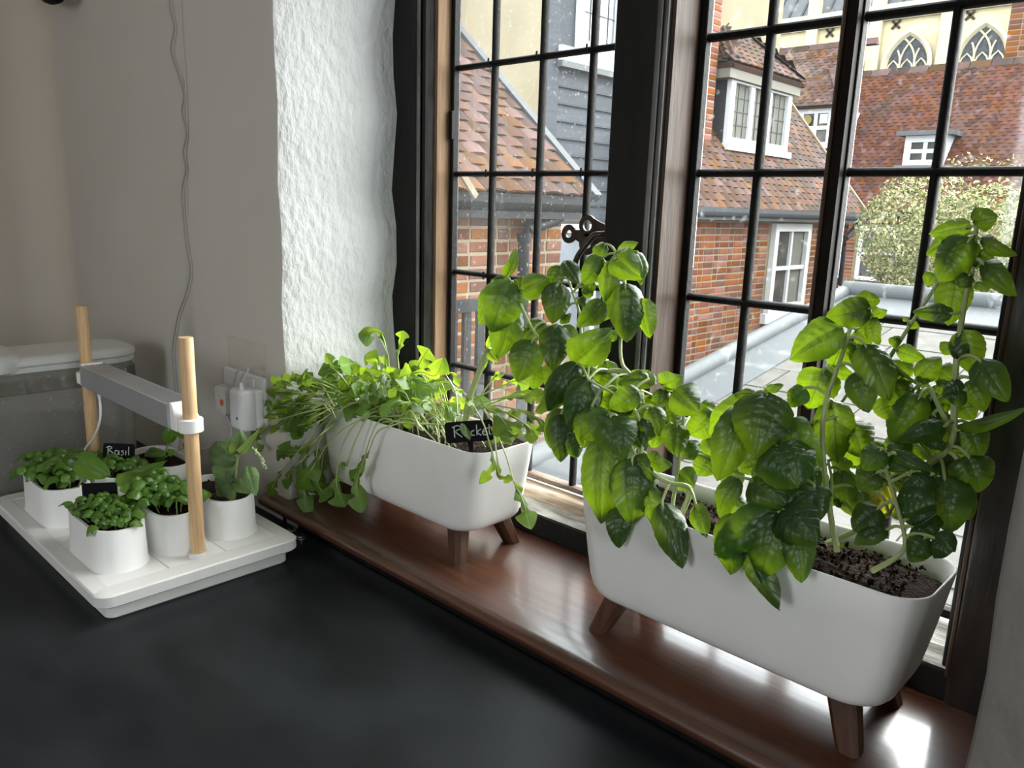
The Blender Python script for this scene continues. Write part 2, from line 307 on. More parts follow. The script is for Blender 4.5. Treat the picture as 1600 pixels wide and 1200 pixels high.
obj('jamb', wavy(-1.118, -1.051, YF, 0.266, BZ, TZ), 'blackwood', wf1, smooth=True)
obj('bead', MB().tube([(-1.0495, YF+0.004, BZ), (-1.0495, YF+0.004, TZ)], 0.0032, 8), 'greywood', wf1, smooth=True)
obj('bead', MB().tube([(-1.0435, YF+0.010, BZ), (-1.0435, YF+0.010, TZ)], 0.0026, 8), 'blackwood', wf1, smooth=True)
jpoly([(-1.051, YF+0.012), (-1.042, YF+0.011), (-1.032, YF+0.027), (-1.032, 0.266), (-1.051, 0.266)], 'greywood', wf1, 'jamb_moulding')
jpoly([(-1.032, YF+0.030), (-1.0265, YF+0.026), (-1.0265, 0.266), (-1.032, 0.266)], 'blackwood', wf1, 'jamb_stop')
jpoly([(-1.0265, YF+0.018), (-1.020, YF+0.018), (-1.020, 0.255), (-1.0265, 0.255)], 'oak', wf1, 'oak_strip', bevel=0.001)
obj('mullion', MB().prism([(-0.655, YF, BZ), (-0.594, YF, BZ), (-0.594, 0.286, BZ), (-0.664, 0.286, BZ), (-0.664, YF+0.012, BZ), (-0.658, YF+0.003, BZ)], (0, 0, TZ-BZ)), 'blackwood', wf1, bevel=0.001)
obj('bead', MB().tube([(-0.5925, YF+0.004, BZ), (-0.5925, YF+0.004, TZ)], 0.0040, 8), 'greywood', wf2, smooth=True)
obj('bead', MB().tube([(-0.5860, YF+0.009, BZ), (-0.5860, YF+0.009, TZ)], 0.0034, 8), 'greywood', wf2, smooth=True)
jpoly([(-0.594, YF+0.006), (-0.584, YF+0.008), (-0.5815, YF+0.014), (-0.5815, 0.286), (-0.594, 0.286)], 'blackwood', wf2, 'mullion_moulding')
jpoly([(-0.5815, YF+0.014), (-0.577, YF+0.015), (-0.577, 0.275), (-0.5815, 0.275)], 'brownwood', wf2, 'mullion_side')
jpoly([(-0.172, YF), (-0.10, YF), (-0.10, 0.31), (-0.184, 0.31), (-0.184, YF+0.012), (-0.179, YF+0.006)], mat('dark_brown_jamb', (0.026, 0.017, 0.013), 0.4, (0.012, 0.009, 0.008), sc=18, stretch=(4, 4, 0.7), bump=0.3, bsc=40, bdist=0.003), wf2, 'jamb', bevel=0.001)
obj('bead', MB().tube([(-0.1750, YF+0.003, BZ+0.03), (-0.1750, YF+0.003, TZ)], 0.003, 8), 'brownwood', wf2, smooth=True)
obj('bead', MB().tube([(-0.1805, YF+0.009, BZ+0.03), (-0.1805, YF+0.009, TZ)], 0.0028, 8), 'blackwood', wf2, smooth=True)
jpoly([(-0.390, 0.261), (-0.3875, 0.2575), (-0.3840, 0.256), (-0.374, 0.256), (-0.374, 0.279), (-0.390, 0.279)], mat('dark_upright', (0.009, 0.006, 0.005), 0.6, (0.014, 0.010, 0.008), sc=20, stretch=(4, 4, 0.6), spec=0.05), wf2, 'upright', z0=0.09)
jpoly([(-0.3925, 0.259), (-0.3895, 0.2563), (-0.3865, 0.2555), (-0.3865, 0.282), (-0.3925, 0.282)], 'brownwood', wf2, 'upright_bead', z0=0.09)
obj('head', MB().box((-1.118, YF, TZ-0.05), (-0.66, 0.31, TZ)), 'blackwood', wf1)
obj('head', MB().box((-0.66, YF, TZ-0.05), (-0.10, 0.31, TZ)), 'blackwood', wf2)
for par, x0, x1 in ((wf1, -1.118, -0.625), (wf2, -0.625, -0.10)):
    obj('bottom_rail', MB().box((x0, YF+0.002, BZ), (x1, 0.315, BZ+0.036)), 'blackwood', par, bevel=0.003)
    obj('ledge', MB().prism([(x0, YF+0.004, BZ+0.0365), (x0, YF+0.012, BZ+0.041), (x0, 0.218, BZ+0.042), (x0, 0.225, BZ+0.049), (x0, 0.31, BZ+0.053), (x0, 0.31, BZ+0.0365)], (x1-x0, 0, 0)), 'lead_ledge', par)
obj('oak_sill_bead', MB().prism([(-1.02, 0.222, BZ+0.048), (-1.02, 0.222, BZ+0.060), (-1.02, 0.226, BZ+0.064), (-1.02, 0.25, BZ+0.066), (-1.02, 0.25, BZ+0.048)], (0.356, 0, 0)), mat('pale_sill_bead', (0.50, 0.42, 0.31), 0.6, (0.30, 0.20, 0.12), sc=20, stretch=(1, 6, 6)), wf1, bevel=0.001)
def bar(par, p0, p1, hw, y0, y1, name='glazing_bar'):
    """leaded bar with a half-round room face"""
    p0, p1 = Vector(p0), Vector(p1); d = (p1-p0).normalized(); s = d.cross(Vector((0, 1, 0))).normalized()
    ym, h = (y0+y1)/2, (y1-y0)/2; pr = [(-1, 1), (-1, -0.1), (-0.75, -0.7), (-0.3, -1), (0.3, -1), (0.75, -0.7), (1, -0.1), (1, 1)]
    rings = [[Vector((q.x, ym, q.z))+s*(a*hw)+Vector((0, c*h, 0)) for a, c in pr] for q in (p0, p1)]
    return obj(name, MB().loft(rings, True, True, True), 'iron', par, smooth=True)
rowz = [0.267, 0.429, 0.591, 0.757, 0.92, 1.08]
def light(par, xs, z0, z1, rows, yg, hw, edge, pm='pane', rail='iron'):
    b = MB(); x0, x1 = xs[0], xs[-1]
    for a, c in (((x0-edge, yg-0.012, z0-edge), (x0, yg+0.003, z1)), ((x1, yg-0.012, z0-edge), (x1+edge, yg+0.003, z1))): obj('iron_stile', MB().box(a, c), 'iron', par, bevel=0.002)
    obj('iron_rail', MB().box((x0-edge, yg-0.011, z0-edge), (x1+edge, yg+0.010, z0)), rail, par, bevel=0.002)
    for x in xs[1:-1]: bar(par, (x, 0, z0), (x, 0, z1), hw, yg-0.007, yg+0.004)
    for z in rows: bar(par, (x0, 0, z), (x1, 0, z), hw, yg-0.008, yg+0.004)
    zs = [z0]+[z for z in rows if z < z1]+[z1]
    for i in range(len(xs)-1):
        for j in range(len(zs)-1):
            obj('pane', MB().box((xs[i]+0.001, yg-0.0004, zs[j]+0.001), (xs[i+1]-0.001, yg+0.0004, zs[j+1]-0.001)), pm, par)
GL, GR = 0.256, 0.280
light(wf1, [-1.012, -0.929, -0.8285, -0.735, -0.668], 0.119, TZ-0.05, rowz, GL, 0.0042, 0.008, 'pane_dusty', 'oldrail')
light(wf2, [-0.567, -0.485, -0.390], 0.112, TZ-0.05, rowz, GR, 0.0050, 0.010)
light(wf2, [-0.372, -0.280, -0.189], 0.112, TZ-0.05, rowz, GR, 0.0050, 0.010)
obj('hinge', MB().box((-1.0185, 0.240, 0.645), (-1.011, 0.247, 0.69)), 'iron', wf1, bevel=0.001)
for z in rowz[:4]:
    for x in (-0.929, -0.8285, -0.735): obj('lead_tie', MB().tube([(x-0.004, GL-0.0115, z-0.006), (x-0.004, GL-0.0125, z), (x-0.004, GL-0.0115, z+0.006)], 0.0014, 6), 'iron', wf1)
# trefoil latch plate and lever
YL = 0.235
def lat(x, y, Y=YL): return atY(860+x/12, 320+y/12, Y)
def disc(b, c, rx, ry, hx, hz, hr, n=20):
    """round plate with a round hole, in the window plane"""
    t = 0.0035; ro, ri = [], []
    rings = []
    for (rr, y) in ((0, YL), (1, YL), (1, YL+t), (0, YL+t), (0, YL)):
        rings.append([Vector((c.x+(rx if rr else hr)*math.cos(a)*(1) + (0 if rr else hx), y, c.z+(ry if rr else hr)*math.sin(a)+(0 if rr else hz))) for a in [2*math.pi*j/n for j in range(n)]])
    b.loft(rings)
c1, c2, c3 = lat(340, 545), lat(690, 390), lat(690, 740)
b = MB(); disc(b, c1, 0.0135, 0.0135, 0, 0, 0.0055); disc(b, c2, 0.0150, 0.0150, 0, 0, 0.0078); disc(b, c3, 0.0150, 0.0150, 0, 0, 0.0060)
b.prism([(p.x, YL+0.0005, p.z) for p in (lat(440, 470), lat(560, 470), lat(640, 560), lat(560, 720), lat(470, 660))], (0, 0.0025, 0))
b.prism([(p.x, YL+0.0006, p.z) for p in (lat(780, 235), lat(900, 310), lat(1020, 370), lat(1200, 380), lat(1200, 650), lat(1010, 700), lat(860, 850), lat(790, 700), lat(720, 560), lat(800, 420))], (0, 0.0024, 0))
obj('latch_plate', b, 'bronze', wf1, smooth=True)
lv = [lat(1110, 540, 0.228), lat(960, 560, 0.220), lat(830, 570, 0.217), lat(720, 680, 0.214), lat(610, 820, 0.211), lat(520, 960, 0.210), lat(470, 1080, 0.210), lat(450, 1250, 0.212), lat(460, 1500, 0.215)]
obj('latch_lever', MB().tube(spline(lv, 4), [0.0050]*4+[0.0046]*12+[0.0042]*17, 10), 'bronze', wf1, smooth=True)
for x, z in ((-0.628, 0.70), (-0.628, 0.50)): obj('screw', MB().lathe((0, 0, 0), [(0.0025, 0), (0.0025, 0.001)], 10), 'iron', wf1).matrix_basis = Matrix.Translation(Vector((x, YF+0.0002, z))-WO[wf1.name]) @ Matrix.Rotation(math.pi/2, 4, 'X')
# ------------------------------------------------------------------ planters (two alike)
def planter(name, cx, label, grp):
    cy = 0.103; r = root(name, (cx, cy, SZ), label, 'planter', grp)
    zb, zt = 0.088, 0.213; HX, HY, R = 0.197, 0.066, 0.034
    prof = [(0.72, 0.0), (0.82, 0.0006), (0.885, 0.004), (0.93, 0.011), (0.955, 0.022), (0.972, 0.05), (0.99, 0.09), (1.0, zt-zb)]
    def ring(k, dz, ins=0.0):
        d = (1-k)*0.10; hx, hy = HX-d*1.0-max(0, 1-dz/(zt-zb))*0.016-ins, HY-d*0.42-ins; return rrect(hx, hy, max(min(R+0.0, hy-0.001)-ins, 0.006), 7, (cx, cy), zb+dz)
    rings = [ring(k, dz) for k, dz in prof]+[ring(1.0, zt-zb+0.0012, 0.0006), ring(1.0, zt-zb+0.0012, 0.0020), ring(1.0, zt-zb, 0.0026)]+[ring(k, dz, 0.0026) for k, dz in prof[::-1] if dz > 0.03]
    obj('body', MB().loft(rings, True, True, True), 'planter', r, smooth='all')
    # compost
    rs = rrect(HX-0.006, HY-0.006, R-0.006, 7, (cx, cy), 0); n = len(rs); b = MB(); random.seed(int(cx*1000)); gr = []
    for q in (1.0, 0.9, 0.75, 0.6, 0.45, 0.3, 0.15, 0.04):
        gr.append([Vector((cx+(p.x-cx)*q, cy+(p.y-cy)*q, 0.196+(random.random()*0.010 if q < 1 else 0)+0.006*math.sin(p.x*40)*q)) for p in rs])
    b.loft(gr, True, False, True); obj('compost', b, 'soil', r, smooth='all')
    crumb = MB()
    for i in range(700):
        x = cx+random.uniform(-HX+0.030, HX-0.030); y = cy+random.uniform(-HY+0.016, HY-0.016); s = random.uniform(0.0010, 0.0026)
        a = Vector((random.uniform(-1, 1), random.uniform(-1, 1), random.uniform(-1, 1))).normalized(); e = a.orthogonal().normalized(); g = a.cross(e)
        crumb.add([Vector((x, y, 0.2010+random.uniform(-0.002, 0.003)))+v for v in (a*s*1.5, e*s, g*s, -a*s*1.5, -e*s*0.8, -g*s)], [(0, 1, 2), (0, 2, 4), (0, 4, 5), (0, 5, 1), (3, 2, 1), (3, 4, 2), (3, 5, 4), (3, 1, 5)])
    k = obj('compost_crumbs', crumb, 'soil', r); k['kind'] = 'stuff'
    for sx in (-1, 1):
        for sy in (-1, 1):
            t = Vector((cx+sx*0.130, cy+sy*0.036, zb+0.012)); f = Vector((cx+sx*0.151, cy+sy*0.055, SZ))
            rr = []
            for q, h in ((0, 0.0155), (0.9, 0.0118), (1.0, 0.0108)):
                c = t.lerp(f, q); hh = h
                rr.append([c+Vector((x*hh, y*hh, 0)) for x, y in ((1, 0.55), (0.55, 1), (-0.55, 1), (-1, 0.55), (-1, -0.55), (-0.55, -1), (0.55, -1), (1, -0.55))])
            obj('leg', MB().loft(rr, True, True, True), 'walnut', r, smooth=True)
    return r
PS, PBX = -0.921, -0.3655
planter('planter', PS, 'white planter on walnut legs filled with rocket, nearer the wall corner', 'white planters on the sill')
planter('planter', PBX, 'white planter on walnut legs filled with tall basil, nearer the camera', 'white planters on the sill')
def stroke_tag(name, c, ux, uz, w, h, strokes, label, stake=0.03, kind='plant tag'):
    """chalkboard plant tag: rounded black board, stake, chalk strokes given in board units"""
    c, ux, uz = Vector(c), Vector(ux).normalized(), Vector(uz); nrm = ux.cross(uz).normalized(); uz = nrm.cross(ux).normalized()
    if nrm.dot(CP-c) < 0: nrm = -nrm
    r = root(name, c-uz*(h/2+stake), label, kind, 'black plant tags')
    rr = rrect(w/2, h/2, h*0.16, 5); b = MB().prism([c+ux*p.x+uz*p.y-nrm*0.0008 for p in rr], nrm*0.0016); obj('board', b, 'black', r)
    if stake: obj('stake', MB().prism([c+ux*(-0.004)-uz*(h/2-0.001)-nrm*0.0006, c+ux*0.004-uz*(h/2-0.001)-nrm*0.0006, c+ux*0.002-uz*(h/2+stake)-nrm*0.0006, c-ux*0.002-uz*(h/2+stake)-nrm*0.0006], nrm*0.0012), 'black', r)
    if strokes:
        b = MB()
        for st in strokes: b.tube(spline([c+ux*(x*w)+uz*(y*h)+nrm*0.0012 for x, y in st], 4), 0.00085, 5)
        obj('chalk_writing', b, 'chalk', r)
    return r
# ------------------------------------------------------------------ grow light station on the worktop
TX0, TX1, TY0, TY1 = -1.478, -0.998, -0.357, -0.066
tcx, tcy = (TX0+TX1)/2, (TY0+TY1)/2
gs = root('grow_light_stand', (tcx, tcy, 0), 'white seedling tray with two wooden posts and a grey grow light bar', 'grow light')
def slab(b, hx, hy, r, z0, z1, e=0.002):
    return b.loft([rrect(hx-e, hy-e, r, 6, (tcx, tcy), z0), rrect(hx, hy, r, 6, (tcx, tcy), z0+e), rrect(hx, hy, r, 6, (tcx, tcy), z1-e), rrect(hx-e, hy-e, r, 6, (tcx, tcy), z1)], True, True, True)
hx, hy = (TX1-TX0)/2, (TY1-TY0)/2
obj('tray_base', slab(MB(), hx-0.014, hy-0.014, 0.012, 0.0, 0.024), 'traygrey', gs, smooth=True)
b = MB(); z0, z1 = 0.022, 0.040; ix, iy = hx-0.030, hy-0.021
b.loft([rrect(ix, iy, 0.004, 6, (tcx, tcy), z0), rrect(hx-0.002, hy-0.002, 0.020, 6, (tcx, tcy), z0), rrect(hx, hy, 0.020, 6, (tcx, tcy), z0+0.002), rrect(hx, hy, 0.020, 6, (tcx, tcy), z1-0.002), rrect(hx-0.002, hy-0.002, 0.020, 6, (tcx, tcy), z1), rrect(ix, iy, 0.004, 6, (tcx, tcy), z1), rrect(ix, iy, 0.004, 6, (tcx, tcy), z0)])
obj('tray_rim', b, 'traygrey', gs, smooth=True)
PY = [TY0+0.021+(2*iy)*(i+0.5)/3 for i in range(3)]
PX = [tcx+ix/2, tcx-ix/2]
for x in PX:
    for y in PY:
        obj('tray_plate', MB().box((x-ix/2+0.0006, y-iy/3+0.0006, 0.030), (x+ix/2-0.0006, y+iy/3-0.0006, 0.0385)), 'whiteplastic', gs, bevel=0.001)
DX = (-1.041, -1.4345); DY = -0.2065
for i, x in enumerate(DX):
    obj('post_socket', MB().lathe((x, DY, 0.036), [(0.0135, 0), (0.0135, 0.009), (0.0125, 0.010)], 24), 'traygrey', gs, smooth=True)
    obj('post', MB().lathe((x, DY, 0.038), [(0.0098, 0), (0.0098, 0.316), (0.0092, 0.3175)], 20), 'dowel', gs, smooth=True)
    d = -1 if i == 0 else 1
    zc = 0.234
    b = MB(); n = 24; ro, ri = 0.0165, 0.0100
    rings = []
    for (rr, z) in ((ri, zc-0.010), (ro-0.001, zc-0.010), (ro, zc-0.009), (ro, zc+0.008), (ro-0.001, zc+0.009), (ri, zc+0.009), (ri, zc-0.010)):
        rings.append([Vector((x+rr*math.cos(2*math.pi*j/n), DY+rr*math.sin(2*math.pi*j/n), z)) for j in range(n)])
    b.loft(rings); obj('clamp_ring', b, 'whiteplastic', gs, smooth=True)
    xe = x+d*0.028
    pts = [(x+d*0.009, zc-0.010), (xe, zc-0.010), (xe, zc+0.028), (xe-d*0.006, zc+0.028), (xe-d*0.009, zc+0.022), (xe-d*0.013, zc+0.014), (x+d*0.009, zc+0.009)]
    obj('clamp_bracket', MB().prism([(px_, DY-0.0165, pz_) for px_, pz_ in pts], (0, 0.033, 0)), 'whiteplastic', gs, bevel=0.001)
lx0, lx1 = DX[1]+0.028, DX[0]-0.028
b = MB(); zb0, zt0 = 0.226, 0.260
prf = [(-0.020, zb0), (0.020, zb0), (0.020, zt0)]+[(0.020-0.0025*i-(0.00125 if i % 1 else 0), zt0+(0.0 if i % 2 else -0.0012)) for i in range(1, 16)]+[(-0.020, zt0)]
lb = obj('light_bar', MB().prism([(lx0, DY+y, z) for y, z in prf], (lx1-lx0, 0, 0)), 'alu', gs)
obj('diffuser', MB().box((lx0+0.01, DY-0.014, zb0-0.002), (lx1-0.01, DY+0.014, zb0)), 'whiteplastic', gs)
cbl = [atY(155, 617, DY-0.006)+Vector((0, 0, 0)), atY(157, 640, DY-0.008), atY(155, 662, DY-0.010), atY(146, 685, DY-0.012), atY(134, 700, DY-0.014), atY(128, 715, DY-0.02)]
obj('light_cable', MB().tube(spline(cbl, 5), 0.0019, 8), 'whiteplastic', gs, smooth=True)
obj('cable_strain_relief', MB().tube([cbl[0]+Vector((0, 0, 0.006)), cbl[0], cbl[0]-Vector((0, 0, 0.006))], [0.003, 0.003, 0.0022], 8), 'whiteplastic', gs, smooth=True)
# ------------------------------------------------------------------ six small pots (plants are added later as parts)
def stadium(cx, cy, hl, r, z, n=10):
    out = []
    for i in range(n+1): a = -math.pi/2+math.pi*i/n; out.append(Vector((cx+hl-r+r*math.cos(a), cy+r*math.sin(a), z)))
    for i in range(n+1): a = math.pi/2+math.pi*i/n; out.append(Vector((cx-hl+r+r*math.cos(a), cy+r*math.sin(a), z)))
    return out
POT = {}
def pot(key, x, y, name, label, cat, zt=0.098):
    zb = 0.0385; hl = 0.077; r0 = 0.0385
    r = root(name, (x, y, zb), label, cat, 'pots in the seedling tray')
    rings = [stadium(x, y, hl, r0, zb), stadium(x, y, hl-0.002, r0-0.0015, zb+0.006), stadium(x, y, hl-0.004, r0-0.003, zt-0.002), stadium(x, y, hl-0.005, r0-0.0035, zt), stadium(x, y, hl-0.0085, r0-0.007, zt), stadium(x, y, hl-0.0095, r0-0.008, zt-0.004), stadium(x, y, hl-0.012, r0-0.010, zb+0.02)]
    obj('pot', MB().loft(rings, True, True, True), 'whiteplastic', r, smooth=True)
    zs = zt-0.010; random.seed(hash(key) % 97)
    gr = [[Vector((x+(p.x-x)*q, y+(p.y-y)*q, zs+random.uniform(-0.002, 0.004)*(q < 0.98))) for p in stadium(x, y, hl-0.0095, r0-0.008, 0)] for q in (1, 0.85, 0.65, 0.45, 0.25, 0.08)]
    obj('compost', MB().loft(gr, True, False, True), 'soil', r, smooth='all')
    POT[key] = (r, x, y, zs); return r
px0, px1 = PX
pot('C', px0, PY[0], 'potted_basil', 'small white pot of tiny basil seedlings at the tray corner nearest the camera', 'potted basil')
pot('D', px0, PY[1], 'potted_basil', 'small white pot of basil seedlings just behind the nearer wooden post', 'potted basil')
pot('F', px0, PY[2], 'potted_herb', 'small white pot with a pale leafy flowering herb beside the windowsill', 'potted herb')
pot('A', px1, PY[0], 'potted_basil', 'small white pot of larger basil seedlings at the left of the tray', 'potted basil')
pot('B', px1, PY[1], 'potted_basil', 'small white pot of basil seedlings under the grow light with the Basil tag', 'potted basil')
pot('E', px1, PY[2], 'potted_herb', 'small white pot with one thin sprig in bare compost near the socket', 'potted herb')
basil_st = [[(-0.34, 0.28), (-0.34, -0.26)], [(-0.40, 0.22), (-0.30, 0.30), (-0.22, 0.2), (-0.32, 0.06), (-0.2, -0.08), (-0.24, -0.24), (-0.38, -0.26)], [(-0.02, 0.02), (-0.10, 0.04), (-0.13, -0.12), (-0.07, -0.24), (-0.01, -0.1), (0.0, 0.04), (0.01, -0.24)], [(0.15, 0.06), (0.08, 0.02), (0.15, -0.1), (0.12, -0.24), (0.06, -0.22)], [(0.22, 0.06), (0.22, -0.24)], [(0.31, 0.32), (0.31, -0.1), (0.33, -0.24)]]
uy = Vector((0.42, 0.90, 0.06))
stroke_tag('plant_tag', atY(186, 705, PY[1]+0.016), (0.62, 0.78, -0.05), (-0.2, 0, 1), 0.050, 0.026, basil_st, 'black chalkboard tag reading Basil behind the seedlings', 0.030)
stroke_tag('plant_tag', atY(156, 768, PY[0]+0.014), (0.72, 0.68, 0.08), (-0.2, 0, 1), 0.052, 0.026, None, 'black chalkboard tag standing between the two front seedling pots', 0.022)
stroke_tag('plant_tag', atY(319, 764, PY[2]+0.008), (0.75, 0.62, -0.0), (-0.3, 0, 1), 0.020, 0.034, None, 'narrow black tag half hidden behind the nearer wooden post', 0.022)
rocket_st = [[(-0.30, 0.26), (-0.31, -0.24)], [(-0.34, 0.24), (-0.22, 0.32), (-0.16, 0.18), (-0.28, 0.04), (-0.15, -0.24)], [(-0.02, 0.02), (-0.09, 0.0), (-0.10, -0.16), (-0.03, -0.22), (0.01, -0.08), (-0.02, 0.02)], [(0.11, 0.04), (0.05, -0.02), (0.05, -0.16), (0.11, -0.2)], [(0.17, 0.30), (0.16, -0.2)], [(0.25, 0.08), (0.17, -0.06), (0.25, -0.22)], [(0.29, -0.08), (0.35, -0.02), (0.32, 0.06), (0.28, -0.06), (0.30, -0.2), (0.37, -0.18)], [(0.43, 0.28), (0.42, -0.14), (0.46, -0.2)], [(0.38, 0.10), (0.48, 0.14)]]
stroke_tag('plant_tag', atY(733, 674, 0.045), (0.80, 0.60, 0.14), (-0.1, 0.0, 1), 0.066, 0.029, rocket_st, 'black chalkboard tag reading Rocket in the rocket planter', 0.022)
# ------------------------------------------------------------------ clear tank with white lid
kx0, kx1, ky0, ky1, kz = -1.72, -1.575, -0.52, -0.062, 0.222
kc = ((kx0+kx1)/2, (ky0+ky1)/2); khx, khy = (kx1-kx0)/2, (ky1-ky0)/2
tk = root('storage_tank', (*kc, 0), 'clear plastic storage container with a white lid at the left end of the worktop', 'container')
def kr(ins, z, r=0.055): return rrect(khx-ins, khy-ins, r-ins, 8, kc, z)
b = MB().loft([kr(0.016, 0.0012), kr(0.008, 0.002), kr(0.004, 0.010), kr(0.0, kz), kr(0.0018, kz), kr(0.006, 0.010), kr(0.012, 0.005)], True, True, True); obj('tank_body', b, 'clear', tk, smooth=True)
b = MB().loft([kr(-0.003, kz-0.036), kr(-0.005, kz-0.034), kr(-0.005, kz-0.012), kr(-0.003, kz-0.010), kr(-0.0005, kz-0.010), kr(-0.0005, kz-0.036), kr(-0.003, kz-0.036)], True); obj('tank_band', b, glass('clear_band', (0.96, 0.95, 0.94), 0.01, 0.22, 60, 0.10), tk, smooth=True)
b = MB().loft([kr(-0.002, kz+0.001), kr(-0.004, kz+0.003), kr(-0.004, kz+0.012), kr(-0.002, kz+0.013)], True, True, True); obj('lid_skirt', b, 'lidwhite', tk, smooth=True)
b = MB().loft([kr(-0.0055, kz+0.0135), kr(-0.007, kz+0.016), kr(-0.006, kz+0.023), kr(0.0, kz+0.028), kr(0.012, kz+0.029)], True, True, True); obj('lid', b, 'lidwhite', tk, smooth=True)
fx = kx1+0.0045; b = MB().loft([rrect(0.083, 0.125, 0.05, 8, (fx-0.081, -0.385), z) for z in (kz+0.002,)]+[rrect(0.083-i, 0.125-i, 0.05, 8, (fx-0.081, -0.385), z) for i, z in ((-0.006, kz+0.006), (-0.008, kz+0.014), (-0.007, kz+0.028), (0.002, kz+0.0345), (0.012, kz+0.0355))], True, True, True); obj('flip_lid', b, 'lidwhite', tk, smooth=True)
# ------------------------------------------------------------------ wall socket, adapter, second plug, cables
so = root('wall_socket', (-1.265, 0, 0.162), 'old white double wall socket beside the window reveal', 'socket')
sx0, sx1, sz0, sz1 = -1.340, -1.194, 0.161, 0.245
b = MB(); b.loft([[Vector((p.x, y, p.y)) for p in rrect(0.073-i, 0.042-i, 0.006, 5, ((sx0+sx1)/2, (sz0+sz1)/2))] for i, y in ((0, -0.0005), (0, -0.007), (0.002, -0.0095), (0.004, -0.010))][::-1], True, True, True)
obj('faceplate', b, 'socket', so, smooth=True)
for x in (-1.305, -1.232): obj('rocker_switch', MB().box((x-0.006, -0.013, 0.222), (x+0.006, -0.009, 0.240)), 'socket', so, bevel=0.001)
ad = root('power_adapter', (-1.235, -0.03, 0.155), 'white mains adapter plugged into the right half of the wall socket', 'power adapter')
p0 = atY(362, 632, -0.045); ax, az = -1.221, 0.192
rings = [[Vector((ax+p.x, y, az+p.y)) for p in rrect(hw, hh, 0.005, 4)] for hw, hh, y in ((0.022, 0.033, -0.0105), (0.023, 0.034, -0.022), (0.022, 0.034, -0.024), (0.023, 0.036, -0.026), (0.022, 0.035, -0.044), (0.018, 0.032, -0.050), (0.013, 0.028, -0.052))][::-1]
obj('adapter_body', MB().loft(rings, True, True, True), 'plugwhite', ad, smooth=True)
obj('adapter_mark', MB().prism([(ax+0.006, -0.0522, az-0.014), (ax+0.012, -0.0522, az-0.014), (ax+0.009, -0.0522, az-0.009)], (0, -0.0004, 0)), 'black', ad)
obj('lead_boot', MB().tube([(ax+0.006, -0.04, az+0.033), (ax+0.006, -0.04, az+0.047)], [0.0045, 0.0032], 10), 'plugwhite', ad, smooth=True)
lp_ = [Vector((ax+0.006, -0.04, az+0.046)), atY(388, 577, -0.035), atY(377, 576, -0.03), atY(369, 583, -0.025), atY(366, 600, -0.020), atY(358, 620, -0.024), atY(349, 636, -0.026), atY(347, 645, -0.026), atY(358, 656, -0.020), atY(362, 668, -0.018), atY(345, 688, -0.03), atY(325, 700, -0.03), atY(300, 706, -0.02), atY(282, 712, -0.015)]
obj('adapter_lead', MB().tube(spline(lp_, 6), 0.0017, 8), 'cable', ad, smooth=True)
pl = root('mains_plug', (-1.315, -0.02, 0.155), 'white mains plug with an orange mark, partly behind the adapter', 'plug')
rings = [[Vector((-1.316+p.x, y, 0.187+p.y)) for p in rrect(hw, hh, 0.010, 5)] for hw, hh, y in ((0.023, 0.026, -0.0105), (0.024, 0.027, -0.020), (0.021, 0.025, -0.030), (0.012, 0.016, -0.033))][::-1]
obj('plug_body', MB().loft(rings, True, True, True), 'socket', pl, smooth=True)
obj('sticker', MB().box((-1.309, -0.0336, 0.181), (-1.300, -0.0328, 0.192)), 'red', pl)
obj('plug_lead', MB().tube(spline([Vector((-1.309, -0.022, 0.162)), atY(362, 672, -0.02), atY(360, 690, -0.022), atY(356, 715, -0.018), atY(345, 740, -0.02)], 6), 0.0022, 8), 'cable', pl, smooth=True)
wr_pts = [(264, -20), (266, 15), (272, 45), (267, 78), (277, 112), (287, 148), (284, 175), (291, 207), (286, 238), (290, 265), (284, 300), (287, 345), (291, 385), (297, 425), (290, 460), (279, 490), (273, 520), (269, 550), (272, 590), (276, 622), (282, 650), (281, 690), (276, 712)]
obj('hanging_wire', MB().tube(spline([atY(x, y, -0.006) for x, y in wr_pts], 5), 0.0014, 6), 'wire', None, smooth=True, label='thin crinkled grey wire hanging down the wall above the socket', cat='wire')
wr2 = [(281, -20), (283, 30), (287, 90), (291, 150), (292, 207), (290, 240), (291, 275), (292, 340)]
obj('wall_wire', MB().tube(spline([atY(x, y, -0.003) for x, y in wr2], 5), 0.0008, 6), mat('painted_wire', (0.50, 0.48, 0.44), 0.6), None, smooth=True, label='straight painted-over wire running down the wall behind the crinkled one', cat='wire')
# ------------------------------------------------------------------ small things
def coin(x, y, k, label):
    p = atZ(x, y, 0.0); r = root('coin', (p.x, p.y, 0), label, 'coin', 'small round discs beside the tray')
    obj('disc', MB().lathe((p.x, p.y, k), [(0.0072, 0.0002), (0.0078, 0.0008), (0.0078, 0.0022), (0.0072, 0.0028), (0.0030, 0.0024)], 24), 'silver', r, smooth=True)
    obj('centre', MB().lathe((p.x, p.y, k+0.0024), [(0.0026, 0), (0.0026, 0.0008)], 16), 'black', r, smooth=True)
coin(456, 829, 0.0, 'small silver disc lying closest to the windowsill, away from the pair'); coin(470, 842, 0.0, 'silver disc at the bottom of the little stack beside the tray'); coin(469, 841, 0.003, 'silver disc on top of the little stack beside the tray')
p = atZ(838, 829, SZ); obj('seed', MB().loft([[p+Vector((0.006*a*math.cos(t), 0.003*a*math.sin(t), z)) for t in [2*math.pi*j/12 for j in range(12)]] for a, z in ((0.6, 0), (1, 0.0006), (0.9, 0.0014), (0.4, 0.0018))], True, True, True), 'paper', None, smooth=True, label='tiny white flake lying on the sill by the window rail', cat='flake')
q0, q1, q2, q3 = atY(498, 762, 0.15), atY(519, 765, 0.13), atY(518, 738, 0.13), atY(504, 733, 0.15)
q0.z = SZ; q1.z = SZ
